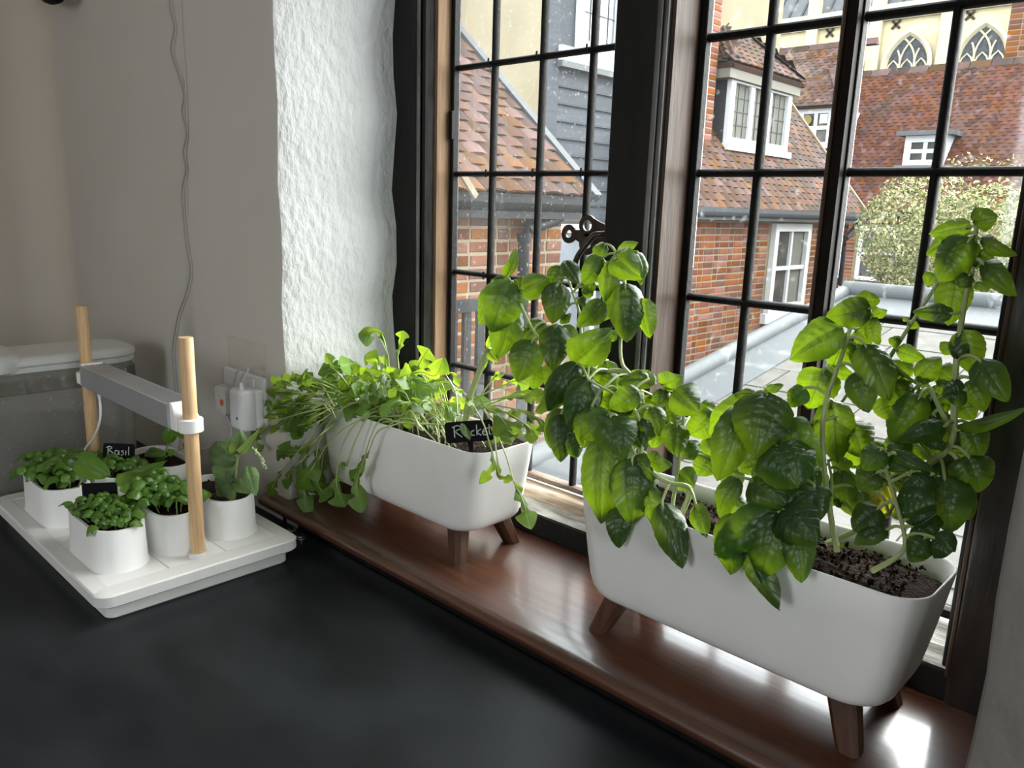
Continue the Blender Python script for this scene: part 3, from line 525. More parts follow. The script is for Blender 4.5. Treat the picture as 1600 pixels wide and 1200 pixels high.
obj('paper_note', MB().prism([q0, q1, q2, q3], (0.0004, 0.0004, 0)), 'paper', None, label='corner of white paper leaning behind the rocket planter', cat='paper')
obj('wall_hook', MB().tube(spline([atY(62, -30, 0.0), atY(66, -12, -0.03), atY(76, -3, -0.045), atY(90, -5, -0.045), atY(100, -22, -0.04)], 5), 0.012, 10), 'black', None, smooth=True, label='dark rounded bracket on the wall at the very top edge', cat='bracket')
# ================================================================== outside
EXT = 0.25                                   # exposure balance put into the colours: outdoor surfaces darkened to suit the room
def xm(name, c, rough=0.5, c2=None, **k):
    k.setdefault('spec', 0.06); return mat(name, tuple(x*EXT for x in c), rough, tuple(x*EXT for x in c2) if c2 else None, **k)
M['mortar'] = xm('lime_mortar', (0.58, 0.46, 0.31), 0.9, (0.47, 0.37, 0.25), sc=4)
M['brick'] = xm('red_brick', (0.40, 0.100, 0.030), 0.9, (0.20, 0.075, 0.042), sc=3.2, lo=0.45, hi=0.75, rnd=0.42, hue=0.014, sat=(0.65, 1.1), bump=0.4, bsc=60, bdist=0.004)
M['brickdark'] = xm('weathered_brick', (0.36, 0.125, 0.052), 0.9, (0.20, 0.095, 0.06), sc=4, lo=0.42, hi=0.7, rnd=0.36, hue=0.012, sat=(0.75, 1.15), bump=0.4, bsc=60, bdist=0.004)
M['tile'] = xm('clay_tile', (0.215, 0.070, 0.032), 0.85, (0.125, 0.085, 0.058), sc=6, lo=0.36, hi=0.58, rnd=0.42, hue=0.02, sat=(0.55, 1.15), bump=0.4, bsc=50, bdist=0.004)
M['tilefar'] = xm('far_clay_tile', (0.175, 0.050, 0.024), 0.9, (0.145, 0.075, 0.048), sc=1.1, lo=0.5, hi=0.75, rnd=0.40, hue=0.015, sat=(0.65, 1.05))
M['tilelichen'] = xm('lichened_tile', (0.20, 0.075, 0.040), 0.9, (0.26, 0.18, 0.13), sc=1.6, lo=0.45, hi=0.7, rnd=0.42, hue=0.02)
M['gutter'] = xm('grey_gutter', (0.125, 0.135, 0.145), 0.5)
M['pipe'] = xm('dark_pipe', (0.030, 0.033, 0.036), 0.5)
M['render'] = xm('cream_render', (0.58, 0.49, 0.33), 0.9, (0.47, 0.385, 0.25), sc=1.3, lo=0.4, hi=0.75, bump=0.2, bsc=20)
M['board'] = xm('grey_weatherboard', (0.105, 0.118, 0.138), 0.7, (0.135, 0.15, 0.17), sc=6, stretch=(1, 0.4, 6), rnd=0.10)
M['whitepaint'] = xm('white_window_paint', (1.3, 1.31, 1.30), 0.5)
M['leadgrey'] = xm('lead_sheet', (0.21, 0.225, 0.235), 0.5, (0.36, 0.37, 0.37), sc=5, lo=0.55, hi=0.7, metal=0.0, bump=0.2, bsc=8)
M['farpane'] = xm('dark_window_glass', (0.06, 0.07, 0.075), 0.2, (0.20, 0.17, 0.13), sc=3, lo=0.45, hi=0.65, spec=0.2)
M['palepane'] = xm('painted_sky_glass', (0.42, 0.47, 0.53), 0.15, (0.30, 0.35, 0.40), sc=3, spec=0.8)  # pale sky reflection painted into the pane colour
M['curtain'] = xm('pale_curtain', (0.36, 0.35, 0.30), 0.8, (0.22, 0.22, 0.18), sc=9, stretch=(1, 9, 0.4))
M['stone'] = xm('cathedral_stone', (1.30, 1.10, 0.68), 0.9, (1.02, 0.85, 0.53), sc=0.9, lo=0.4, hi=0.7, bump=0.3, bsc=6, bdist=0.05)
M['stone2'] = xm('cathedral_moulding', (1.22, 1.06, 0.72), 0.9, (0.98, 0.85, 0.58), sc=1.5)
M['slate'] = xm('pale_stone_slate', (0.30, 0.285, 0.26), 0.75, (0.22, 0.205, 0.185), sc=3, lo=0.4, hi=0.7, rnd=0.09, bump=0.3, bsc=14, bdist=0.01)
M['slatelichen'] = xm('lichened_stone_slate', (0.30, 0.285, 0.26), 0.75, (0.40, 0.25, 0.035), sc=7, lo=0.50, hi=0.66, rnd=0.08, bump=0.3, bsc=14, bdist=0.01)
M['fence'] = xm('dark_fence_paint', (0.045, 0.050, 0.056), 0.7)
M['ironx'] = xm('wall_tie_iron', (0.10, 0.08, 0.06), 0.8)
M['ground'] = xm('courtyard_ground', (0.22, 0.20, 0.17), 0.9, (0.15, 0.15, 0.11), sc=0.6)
struct('ground', MB().box((-60, 0.34, -5.0), (40, 70, -4.6)), 'ground', label='grey courtyard ground far below the window')
def brickmesh(L, H, m):
    b = MB(); e = 0.004; b.loft([[Vector((x, -0.02, z)) for x, z in ((-L/2, -H/2), (L/2, -H/2), (L/2, H/2), (-L/2, H/2))], [Vector((x, 0.001, z)) for x, z in ((-L/2, -H/2), (L/2, -H/2), (L/2, H/2), (-L/2, H/2))], [Vector((x, 0.0035, z)) for x, z in ((-L/2+e, -H/2+e), (L/2-e, -H/2+e), (L/2-e, H/2-e), (-L/2+e, H/2-e))]][::-1], True, True, True)
    return mesh('brick', b, m)
def joined(me_list, mats, name, m, par):
    b = MB()
    for me, mw in zip(me_list, mats): b.add([mw @ v.co for v in me.vertices], [tuple(p.vertices) for p in me.polygons])
    o = obj(name, b, m, par); o['kind'] = 'stuff'; return o
def scatter(par, name, items, m, cap=300):
    """items (mesh, matrix, radius): the largest in view become parts, the rest one stuff part"""
    sc_ = []
    for it in items:
        c = it[1].translation; a = px(c); sc_.append((it[2]/a[2]*F if inframe(c) and a[2] > 0.1 else -1/a[2]-1, it))
    sc_.sort(key=lambda q: -q[0]); n = sum(1 for s, _ in sc_ if s > 4.0); n = min(n, cap)
    for s, it in sc_[:n]: place(name, it[0], it[1], par)
    if len(sc_) > n: joined([it[0] for _, it in sc_[n:]], [it[1] for _, it in sc_[n:]], name+'_field', m, par)
def brickwall(O, u, nrm, W, H, m, holes=(), L=0.205, h=0.058, jn=0.019, back=0.10, par=None, wall='wall', seed=1, gather=None):
    O, u, nrm = Vector(O), Vector(u).normalized(), Vector(nrm).normalized(); up = Vector((0, 0, 1)); rnd = random.Random(seed)
    a = [O, O+u*W, O+u*W+up*H, O+up*H]; obj(wall, MB().prism([p-nrm*back for p in a], nrm*(back-0.001)), 'mortar', par)
    ms, mh = brickmesh(L, h, M[m]), brickmesh((L-jn)/2, h, M[m]); hl = (L-jn)/2; items = []
    rows = int(H/(h+jn))
    for r in range(rows):
        z = (r+0.5)*(h+jn); x = -(L*0.5 if r % 2 else 0)-hl*0.5; k = r
        while x < W:
            le = (L, hl)[k % 2]; c = x+le/2; k += 1; x += le+jn
            a_, b_ = max(c-le/2, 0.0), min(c+le/2, W)          # bricks are cut at the ends of the wall
            if b_-a_ < 0.03: continue
            fl = (b_-a_)/le; c = (a_+b_)/2
            if any(h0-le*0.4 < c < h1+le*0.4 and v0-0.02 < z < v1+0.02 for h0, h1, v0, v1 in holes): continue
            p = O+u*(c+rnd.uniform(-.002, .002))+up*(z+rnd.uniform(-.002, .002))+nrm*rnd.uniform(-.0005, .003)
            items.append((ms if le == L else mh, axes(p, u*fl, nrm, u.cross(nrm)) if u.cross(nrm).z > 0 else axes(p, -u*fl, nrm, (-u).cross(nrm)), le*0.9))
    if gather is None: scatter(par, 'brick', items, m)
    else: gather += items
def tilemesh(w_, l_, t, m):
    b = MB(); sag = 0.010; xs = (-1, -0.33, 0.33, 1); top = []; bot = []
    for y in (0, l_):
        top += [Vector((x*w_/2, y, t+sag*(1-x*x))) for x in xs]; bot += [Vector((x*w_/2, y, sag*(1-x*x))) for x in xs]
    b.add(top+bot, [(0, 1, 5, 4), (1, 2, 6, 5), (2, 3, 7, 6), (8, 9, 1, 0), (9, 10, 2, 1), (10, 11, 3, 2), (0, 4, 12, 8), (3, 11, 15, 7)]); return mesh('roof_tile', b, m)
def tiled(O, u, s, W, Lg, m, par, gauge=0.10, tw=0.165, seed=3, holes=(), inside=None, deck='roof_deck', gather=None, stuff=False, name='roof_tile'):
    O, u, s = Vector(O), Vector(u).normalized(), Vector(s).normalized(); n = u.cross(s).normalized()
    if n.z < 0: n = -n
    rnd = random.Random(seed); me = tilemesh(tw-0.004, gauge*1.9, 0.014, M[m]); items = []
    poly = inside or [(0, 0), (W, 0), (W, Lg), (0, Lg)]
    obj(deck, MB().prism([O+u*a+s*b-n*0.07 for a, b in poly], n*0.06), 'tile', par)
    for r in range(int(Lg/gauge)):
        y = r*gauge
        for k in range(-1, int(W/tw)+1):
            x = (k+0.5+(0.5 if r % 2 else 0))*tw
            if x < tw*0.3 or x > W-tw*0.3: continue
            if inside:
                cr = False
                for i in range(len(inside)):
                    (x1, y1), (x2, y2) = inside[i], inside[(i+1) % len(inside)]
                    if (y1 > y+.03) != (y2 > y+.03) and x < (x2-x1)*(y+.03-y1)/(y2-y1)+x1: cr = not cr
                if not cr: continue
            if any(h0 < x < h1 and v0 < y+gauge/2 < v1 for h0, h1, v0, v1 in holes): continue
            t = rnd.uniform(0.04, 0.08)
            sy = (s*math.cos(t)-n*math.sin(t)).normalized(); ux = (u+n*rnd.uniform(-.015, .015)+s*rnd.uniform(-.012, .012)).normalized(); uz = ux.cross(sy).normalized()
            if uz.dot(n) < 0: ux = -ux; uz = -uz
            items.append((me, axes(O+u*x+s*(y+rnd.uniform(-.006, .006))+n*0.012, ux, uz.cross(ux), uz), tw))
    if gather is not None: gather += items
    elif stuff: joined([i[0] for i in items], [i[1] for i in items], 'roof_tile_field', m, par)
    else: scatter(par, name, items, m)
def gutter(par, a, b, r=0.06, m='gutter'):
    a, b = Vector(a), Vector(b); d = (b-a).normalized(); sd = d.cross(Vector((0, 0, 1))).normalized(); pr = []
    for i in range(7): t = math.pi*i/6; pr.append((math.cos(t)*r, -math.sin(t)*r))
    for i in range(7): t = math.pi*(6-i)/6; pr.append((math.cos(t)*r*0.85, -math.sin(t)*r*0.85))
    obj('gutter', MB().loft([[q+sd*x+Vector((0, 0, z)) for x, z in pr] for q in (a, b)], True, True, True), m, par, smooth=True)
    obj('fascia', MB().obox((a+b)/2+Vector((0, 0, -0.02))-sd*(r+0.02)*(1 if sd.x < 0 or sd.y > 0 else -1)*0, d*((b-a).length/2), sd*0.012, Vector((0, 0, 0.07))), m, par)
def window(par, name, O, u, W, H, cols, rows, nrm, fr=0.07, bar_=0.03, pane='farpane', fd=0.06, panes=True, sash=False, leads=None):
    """framed window: frame, each pane, bars; O = lower left outer corner"""
    O, u, nrm = Vector(O), Vector(u).normalized(), Vector(nrm).normalized(); up = Vector((0, 0, 1))
    w_ = root(name, O) if False else None
    b = MB()
    def rect(x0, x1, y0, y1, d): b.obox(O+u*((x0+x1)/2)+up*((y0+y1)/2)+nrm*d/2, u*((x1-x0)/2), nrm*(d/2), up*((y1-y0)/2))
    rect(0, fr, 0, H, fd); rect(W-fr, W, 0, H, fd); rect(fr, W-fr, 0, fr, fd); rect(fr, W-fr, H-fr, H, fd)
    f = obj(name, b, 'whitepaint', par)
    cw, ch = (W-2*fr)/cols, (H-2*fr)/rows
    for i in range(cols):
        for j in range(rows):
            x0, y0 = fr+i*cw, fr+j*ch; b = MB(); rect(x0, x0+cw, y0, y0+ch, 0.012)
            pm = pane if isinstance(pane, str) else pane[(i+j*cols) % len(pane)]
            obj('pane', b, pm, f)
    for i in range(1, cols): b = MB(); x = fr+i*cw; rect(x-bar_/2, x+bar_/2, fr, H-fr, fd*0.7); obj('window_bar', b, 'whitepaint', f)
    for j in range(1, rows): b = MB(); y = fr+j*ch; rect(fr, W-fr, y-bar_/2, y+bar_/2, fd*0.75); obj('window_bar', b, 'whitepaint', f)
    if leads:
        lc, lr = leads; b = MB()
        for i in range(1, cols*lc):
            if i % lc: x = fr+i*cw/lc; rect(x-0.006, x+0.006, fr, H-fr, 0.02)
        for j in range(1, rows*lr):
            if j % lr: y = fr+j*ch/lr; rect(fr, W-fr, y-0.006, y+0.006, 0.02)
        obj('leadwork', b, 'gutter', f)
    return f
VX, VY, VZ = Vector((1, 0, 0)), Vector((0, 1, 0)), Vector((0, 0, 1))
# ---- low brick outbuilding seen through the left casement
NX = -3.4; NE = atX(874, 420, NX).y
nb = root('brick_outbuilding', (NX, NE-1, -4.6), 'low brick outbuilding with tiled roof and gutter outside the left casement', 'outbuilding')
brickwall((NX, 0.9, -2.2), VY, VX, NE-0.9, 2.72, 'brickdark', par=nb, seed=5)
obj('lower_wall', MB().box((NX-0.3, 0.9, -4.6), (NX, NE, -2.2)), 'mortar', nb)
brickwall((NX, NE, -2.2), -VX, VY, 1.5, 2.72, 'brickdark', par=nb, seed=6, gather=[])
gz = 0.575; th = math.radians(41); EO = Vector((NX+0.16, 1.0, gz+0.035))
tiled(EO, VY, Vector((-math.cos(th), 0, math.sin(th))), NE+0.10-1.0, 2.1, 'tile', nb, seed=8, gauge=0.105)
v0 = EO+VY*(NE+0.10-1.0); sl = Vector((-math.cos(th), 0, math.sin(th)))
obj('verge_flashing', MB().obox(v0+sl*1.05+Vector((0, 0.02, 0.02)), sl*1.08, VY*0.035, Vector((math.sin(th), 0, math.cos(th)))*0.03), 'gutter', nb)
obj('barge_lath', MB().obox(atX(733, 290, NX+0.25), Vector((0, 0.05, -0.055)), VX*0.01, Vector((0, 0.012, 0.012))), xm('pale_lath', (0.5, 0.42, 0.3), 0.7), nb)
gutter(nb, (NX+0.14, 1.6, gz-0.01), (NX+0.14, NE+0.06, gz-0.01), 0.05, 'pipe')
dp = [atX(x, y, NX+0.10) for x, y in ((877, 322), (878, 337), (868, 344), (824, 359), (819, 366), (818, 400), (816, 520), (814, 700))]
obj('downpipe', MB().tube(dp, 0.036, 12), 'pipe', nb, smooth=True)
obj('pipe_collar', MB().tube([atX(878, 318, NX+0.10), atX(878, 332, NX+0.10)], 0.046, 12), 'pipe', nb, smooth=True)
obj('pipe_collar', MB().tube([atX(819, 364, NX+0.10), atX(819, 378, NX+0.10)], 0.045, 12), 'pipe', nb, smooth=True)
# ---- dark slatted gate below it
gt = root('slatted_gate', (-3.0, 2.2, -2.0), 'dark grey slatted timber gate low down outside the left casement', 'gate')
g0, g1 = atX(712, 470, -3.0).y-0.3, atX(756, 470, -3.0).y; gzt = atX(735, 468, -3.0).z
obj('top_rail', MB().box((-3.03, g0, gzt-0.06), (-2.97, g1, gzt)), 'fence', gt)
obj('lower_rail', MB().box((-3.02, g0, gzt-0.85), (-2.98, g1, gzt-0.78)), 'fence', gt)
k = 0; y = g1-0.05
while y > g0: obj('slat', MB().box((-3.012, y, gzt-1.6), (-2.988, y+0.05, gzt-0.06)), 'fence', gt); y -= 0.098
# ---- cream rendered house with grey boarded side
CY = 5.5; CX = -5.55
ch = root('cream_house', (CX-1.5, CY+2, -4.6), 'cream rendered house with grey weatherboarded side behind the outbuilding', 'house')
obj('rendered_wall', MB().box((CX-4.5, CY, -4.6), (CX-0.02, CY+0.2, 4.6)), 'render', ch)
obj('corner_strip', MB().box((CX-0.03, CY-0.015, -1.0), (CX+0.012, CY+0.03, 4.6)), 'whitepaint', ch)
obj('corner_board', MB().box((CX-0.01, CY+0.03, 0.42), (CX+0.02, CY+0.22, 4.6)), 'board', ch)
obj('side_wall', MB().box((CX-0.25, CY+0.03, -4.6), (CX-0.03, CY+5.0, 4.6)), 'render', ch)
for i in range(9):
    z = 0.42+i*0.167; obj('weatherboard', MB().prism([(CX-0.03, CY+0.22, z-0.012), (CX+0.018, CY+0.22, z-0.012), (CX+0.018, CY+0.22, z+0.010), (CX-0.012, CY+0.22, z+0.172), (CX-0.03, CY+0.22, z+0.172)], (0, 4.6, 0)), 'board', ch)
obj('window_ledge', MB().box((CX-0.03, CY+0.19, 1.925), (CX+0.09, CY+4.8, 1.985)), 'leadgrey', ch)
obj('sill_board', MB().box((CX-0.03, CY+0.20, 1.985), (CX+0.06, CY+4.8, 2.13)), 'whitepaint', ch)
obj('side_board', MB().box((CX-0.03, CY+0.22, 2.13), (CX+0.015, CY+0.45, 4.6)), 'board', ch)
window(ch, 'leaded_window', (CX-0.01, CY+0.45, 2.13), VY, 2.6, 1.9, 4, 1, VX, 0.10, 0.08, 'palepane', 0.06, leads=(4, 6))
window(ch, 'lower_window', Vector((CX-0.01, CY+0.20, -1.0)), VY, 2.9, 1.38, 4, 2, VX, 0.09, 0.07, 'palepane', 0.06)
# ---- brick wing across the courtyard
GX = -4.8; Y0, Y1 = 6.95, 11.75; ez = 0.56
wg = root('brick_wing', (GX, 9.0, -4.6), 'red brick wing with sash window, dormer and mossy tiled roof across the courtyard', 'house')
sa, sb_ = atX(1206, 349, GX), atX(1262, 349, GX); sc0 = atX(1207, 487, GX)
sw0, sw1, sh0, sh1 = sa.y, sb_.y, sc0.z, sa.z
brickwall((GX, Y0, -2.4), VY, VX, Y1-Y0, ez+2.4-0.10, 'brick', holes=[(sw0-Y0, sw1-Y0, sh0+2.4, sh1+2.4)], par=wg, seed=11)
obj('lower_wall', MB().box((GX-0.3, Y0, -4.6), (GX, Y1, -2.4)), 'mortar', wg); obj('end_wall', MB().box((GX-3.0, Y1-0.02, -4.6), (GX-0.01, Y1, ez)), 'mortar', wg)
window(wg, 'sash_window', (GX+0.002, sw0, sh0), VY, sw1-sw0, sh1-sh0, 2, 2, VX, 0.10, 0.05, ('farpane', 'curtain', 'farpane', 'curtain'), 0.07)
obj('window_sill', MB().box((GX-0.02, sw0-0.08, sh0-0.13), (GX+0.08, sw1+0.08, sh0)), 'whitepaint', wg)
tp = math.radians(50); wsl = Vector((-math.cos(tp), 0, math.sin(tp))); wn_ = Vector((math.sin(tp), 0, math.cos(tp)))
RO = Vector((-4.60, Y0, ez+0.03)); dX = -5.29
def roofhit(x, y): d = ray(x, y); return CP+d*(wn_.dot(RO-CP)/wn_.dot(d))
d0, d1 = roofhit(1129, 230), roofhit(1224, 245)
dl = (d0-RO).dot(wsl)
tiled(RO, VY, wsl, 11.86-Y0, 2.85, 'tile', wg, seed=13, gauge=0.105, tw=0.17, holes=[(d0.y-Y0, d1.y-Y0, dl, 3.0)])
obj('verge_mortar', MB().obox(RO+VY*(11.86-Y0)+wsl*1.42, wsl*1.42, VY*0.03, wn_*0.05), 'mortar', wg)
gutter(wg, (-4.58, Y0, ez), (-4.58, 11.9, ez), 0.06)
pp = [atX(x, y, GX+0.09) for x, y in ((1338, 346), (1334, 358), (1322, 372), (1318, 384), (1312, 440), (1296, 620))]
obj('downpipe', MB().tube(pp, 0.042, 10), 'pipe', wg, smooth=True)
# dormer of the wing
DXF = (d0.x+d1.x)/2; dz0 = (d0.z+d1.z)/2+0.02; dtop = atX(1131, 110, DXF).z; DY0, DY1 = d0.y, d1.y
dm = obj('dormer', MB().box((DXF-1.6, DY0, dz0), (DXF-0.01, DY1, dtop+0.10)), xm('dormer_cheek_lead', (0.085, 0.09, 0.10), 0.7), wg)
window(wg, 'dormer_window', (DXF-0.01, DY0, dz0), VY, DY1-DY0, dtop-dz0, 3, 1, VX, 0.11, 0.10, 'curtain', 0.06, leads=(3, 4))
obj('dormer_sill', MB().box((DXF-0.02, DY0-0.04, dz0-0.05), (DXF+0.10, DY1+0.04, dz0+0.03)), 'whitepaint', wg)
obj('lead_apron', MB().obox(Vector((DXF+0.10, (DY0+DY1)/2, dz0-0.15)), VY*((DY1-DY0)/2+0.12), wsl*0.13, wn_*0.012), 'leadgrey', wg)
ex = DXF+0.17; ea, eb = atX(1154, 99, ex), atX(1261, 131, ex); ezd = (ea.z+eb.z)/2; ex0 = DY0-0.22; ey1 = eb.y
obj('dormer_soffit', MB().box((DXF-1.5, ex0+0.05, ezd-0.16), (ex-0.06, ey1-0.05, ezd-0.02)), xm('dormer_soffit_paint', (0.40, 0.37, 0.31), 0.7), wg)
ap = Vector((DXF-0.75, (ex0+ey1)/2, ezd+0.86)); dsl = Vector((ap.x-ex, 0, ap.z-ezd)); hw_ = (ey1-ex0)/2; Ls = dsl.length
tiled((ex, ex0, ezd), VY, dsl, 2*hw_, Ls, 'tile', wg, seed=17, gauge=0.105, inside=[(0, 0), (2*hw_, 0), (hw_+0.05, Ls), (hw_-0.05, Ls)], stuff=True)
for sgn, yb in ((-1, ex0), (1, ey1)):
    s2 = Vector((0, ap.y-yb, ap.z-ezd)); l2 = s2.length; O2 = Vector((DXF-1.9, yb, ezd)); Wd = ex-O2.x
    tiled(O2, VX, s2, Wd, l2, 'tile', wg, seed=19, gauge=0.105, inside=[(0, 0), (Wd, 0), (ap.x-O2.x, l2), (0, l2)], stuff=True)
    for q in range(9):
        c = Vector((ex, yb, ezd+0.03)).lerp(ap+Vector((0, 0, 0.03)), (q+0.4)/9); dd = (ap-Vector((ex, yb, ezd))).normalized()
        obj('hip_tile', MB().prism([c+Vector((0, 0, 0.05)), c+Vector((0.08, 0.08*(-sgn), -0.02)), c+Vector((-0.08, 0.08*sgn, -0.02))], dd*0.16), 'tile', wg)
# chimney stack of the wing
cb = roofhit(1088, 207); cr_ = roofhit(1122, 212)
cx_ = cb.x+0.10; cy0 = atX(1060, 120, cx_).y; cy1 = atX(1119, 120, cx_).y
gth = []; brickwall((cx_, cy0, cb.z-0.25), VY, VX, cy1-cy0, 2.4, 'brick', par=wg, wall='chimney', seed=21, back=0.5)
obj('chimney_base', MB().box((cx_-0.52, cy0-0.02, cb.z-0.6), (cx_+0.03, cy1+0.02, cb.z-0.18)), 'mortar', wg)
# ---- long house at the far side of the courtyard
FY = 17.0; fe = atY(1370, 330, FY).z; fp = math.radians(50)
fh = root('far_house', (-6, FY, -4.6), 'long tiled house with white dormers beyond the courtyard and bush', 'house')
fs = Vector((0, math.cos(fp), math.sin(fp))); fO = Vector((-8.6, FY-0.15, fe)); fn = Vector((0, -math.sin(fp), math.cos(fp)))
tiled(fO, VX, fs, 9.6, 4.15, 'tilefar', fh, seed=23, stuff=True)
tiled((-14.5, FY-0.45, fe), VX, fs, 6.35, 5.2, 'tilelichen', fh, seed=29, stuff=True)
obj('verge', MB().obox(Vector((-8.14, FY-0.45, fe))+fs*2.6+fn*0.0, fs*2.62, VX*0.03, fn*0.09), 'mortar', fh)
for xx0, xx1, L_, dy in ((-8.1, 1.0, 4.2, -0.15), (-14.5, -8.15, 5.25, -0.45)):
    x = xx0
    while x < xx1: c = Vector((x, FY+dy, fe))+fs*L_; obj('ridge_tile', MB().prism([c+Vector((0, -0.13, -0.10)), c+Vector((0, 0, 0.06)), c+Vector((0, 0.13, -0.10))], (0.40, 0, 0)), 'tile', fh); x += 0.42
gutter(fh, (-8.2, FY-0.22, fe-0.05), (1.0, FY-0.22, fe-0.05), 0.08, 'pipe')
ww = atY(1346, 353, FY); w1_ = atY(1374, 353, FY); wz = atY(1346, 415, FY).z
brickwall((-9.5, FY, -3.2), VX, -VY, 10.0, fe+3.1, 'brick', holes=[(ww.x+9.5, ww.x+10.75, wz-0.3+3.2, ww.z+3.2)], par=fh, seed=31)
window(fh, 'sash_window', (ww.x, FY-0.004, wz-0.3), VX, 1.25, ww.z-wz+0.3, 3, 2, -VY, 0.08, 0.05, 'farpane', 0.06)
def dormer(par, pl, pr_, py0, py1, roofc, y, label=None):
    a, b = atY(pl, (py0+py1)/2, y), atY(pr_, (py0+py1)/2, y); zb_, zt_ = atY((pl+pr_)/2, py1, y).z, atY((pl+pr_)/2, py0, y).z
    obj('dormer', MB().box((a.x, y+0.02, zb_), (b.x, y+1.6, zt_)), 'whitepaint', par)
    f = window(par, 'dormer_window', (a.x, y+0.02, zb_), VX, b.x-a.x, zt_-zb_, 2, 2, -VY, 0.13, 0.08, 'farpane', 0.05); return a, b, zb_, zt_
a, b_, zb_, zt_ = dormer(fh, 1413, 1478, 212, 260, 0, 17.65)
obj('dormer_cap', MB().box((a.x-0.14, 17.45, zt_), (b_.x+0.14, 19.0, zt_+0.09)), 'leadgrey', fh); obj('lead_apron', MB().obox(Vector(((a.x+b_.x)/2, 17.56, zb_-0.10)), VX*((b_.x-a.x)/2+0.15), fs*0.13, fn*0.04), 'leadgrey', fh)
a, b_, zb_, zt_ = dormer(fh, 1246, 1302, 168, 232, 0, 17.25)
mid = (a.x+b_.x)/2; hwid = (b_.x-a.x)/2+0.22
tiled((a.x-0.22, 17.05, zt_), VX, Vector((0, 0.75, 0.85)), 2*hwid, 1.15, 'tilelichen', fh, seed=37, inside=[(0, 0), (2*hwid, 0), (hwid+0.1, 1.13), (hwid-0.1, 1.13)], stuff=True)
for sgn in (-1, 1):
    for q in range(7):
        c = Vector((mid+sgn*hwid, 17.05, zt_+0.02)).lerp(Vector((mid, 17.05+0.75*1.0, zt_+0.9)), q/7); obj('hip_tile', MB().obox(c, (Vector((-sgn*hwid, 0.75, 0.88)).normalized())*0.10, Vector((0.07, 0.05, 0)), Vector((0, -0.02, 0.03))), 'tilelichen', fh)
sw_ = (b_.x-a.x)/2
obj('window_disc', MB().tube([Vector((a.x+sw_*0.55, 17.20, zb_+(zt_-zb_)*0.70)), Vector((a.x+sw_*0.55, 17.19, zb_+(zt_-zb_)*0.70))], 0.11, 16), xm('gilt_disc', (0.45, 0.36, 0.12), 0.5), fh)
obj('window_card', MB().box((a.x+sw_*1.28, 17.19, zb_+(zt_-zb_)*0.60), (a.x+sw_*1.68, 17.20, zb_+(zt_-zb_)*0.82)), 'paper', fh)
# ---- tall chimney at the right
cX0 = atY(1573, 60, 20.4).x
tcm = root('brick_chimney', (cX0+0.6, 20.8, 1.0), 'tall brown brick chimney stack above the far roof at the right', 'chimney')
brickwall((cX0, 20.4, 2.2), VX, -VY, 1.3, 4.6, 'brickdark', par=tcm, wall='core', seed=41, L=0.32, h=0.095, jn=0.018, back=0.7)
obj('cap_course', MB().box((cX0-0.07, 20.3, 5.75), (cX0+1.4, 21.2, 6.2)), 'brickdark', tcm)
obj('chimney_foot', MB().box((cX0-0.02, 20.35, 1.0), (cX0+1.32, 21.1, 2.25)), 'brickdark', tcm)
# ---- cathedral
KY = 45.0
ca = root('cathedral', (-16, KY, -4.6), 'pale stone cathedral wall with pointed traceried windows and lead roof in the distance', 'cathedral')
wt = atY(1420, 9, KY).z
obj('nave_wall', MB().box((-34, KY, -4.6), (-4, KY+1, wt)), 'stone', ca)
obj('string_course', MB().box((-34, KY-0.25, wt-0.62), (-4, KY, wt-0.42)), 'stone2', ca)
obj('parapet', MB().box((-34, KY-0.32, wt-0.22), (-4, KY, wt+0.15)), 'stone2', ca)
ls = Vector((0, math.cos(0.9), math.sin(0.9)))
obj('lead_roof', MB().prism([Vector((-34, KY+0.2, wt)), Vector((-4, KY+0.2, wt)), Vector((-4, KY+0.2, wt))+ls*9, Vector((-34, KY+0.2, wt))+ls*9], (0, 0.2, -0.1)), 'leadgrey', ca)
x = -33.6
while x < -5: obj('roof_seam', MB().obox(Vector((x, KY+0.18, wt))+ls*4.5, ls*4.5, VX*0.06, Vector((0, -0.05, 0.04))), 'gutter', ca); x += 0.78
cxs = [atY(1420, 80, KY).x, atY(1536, 80, KY).x]; sp = cxs[1]-cxs[0]; cxs = [cxs[0]-2*sp, cxs[0]-sp]+cxs+[cxs[1]+sp]
apz, bz_ = atY(1420, 56, KY).z, atY(1420, 128, KY).z
def arch(cx, hw, z0, zs, za, y, n=10):
    pts = [(cx-hw, z0), (cx-hw, zs)]
    for i in range(1, n+1): t = i/n; a3 = t*math.pi/3; pts.append((cx-hw+2*hw*(1-math.cos(a3)), zs+(za-zs)*math.sin(a3)/math.sin(math.pi/3)))
    pts += [(2*cx-a_, b2) for a_, b2 in pts[::-1][1:]]
    return [Vector((a_, y, b2)) for a_, b2 in pts]
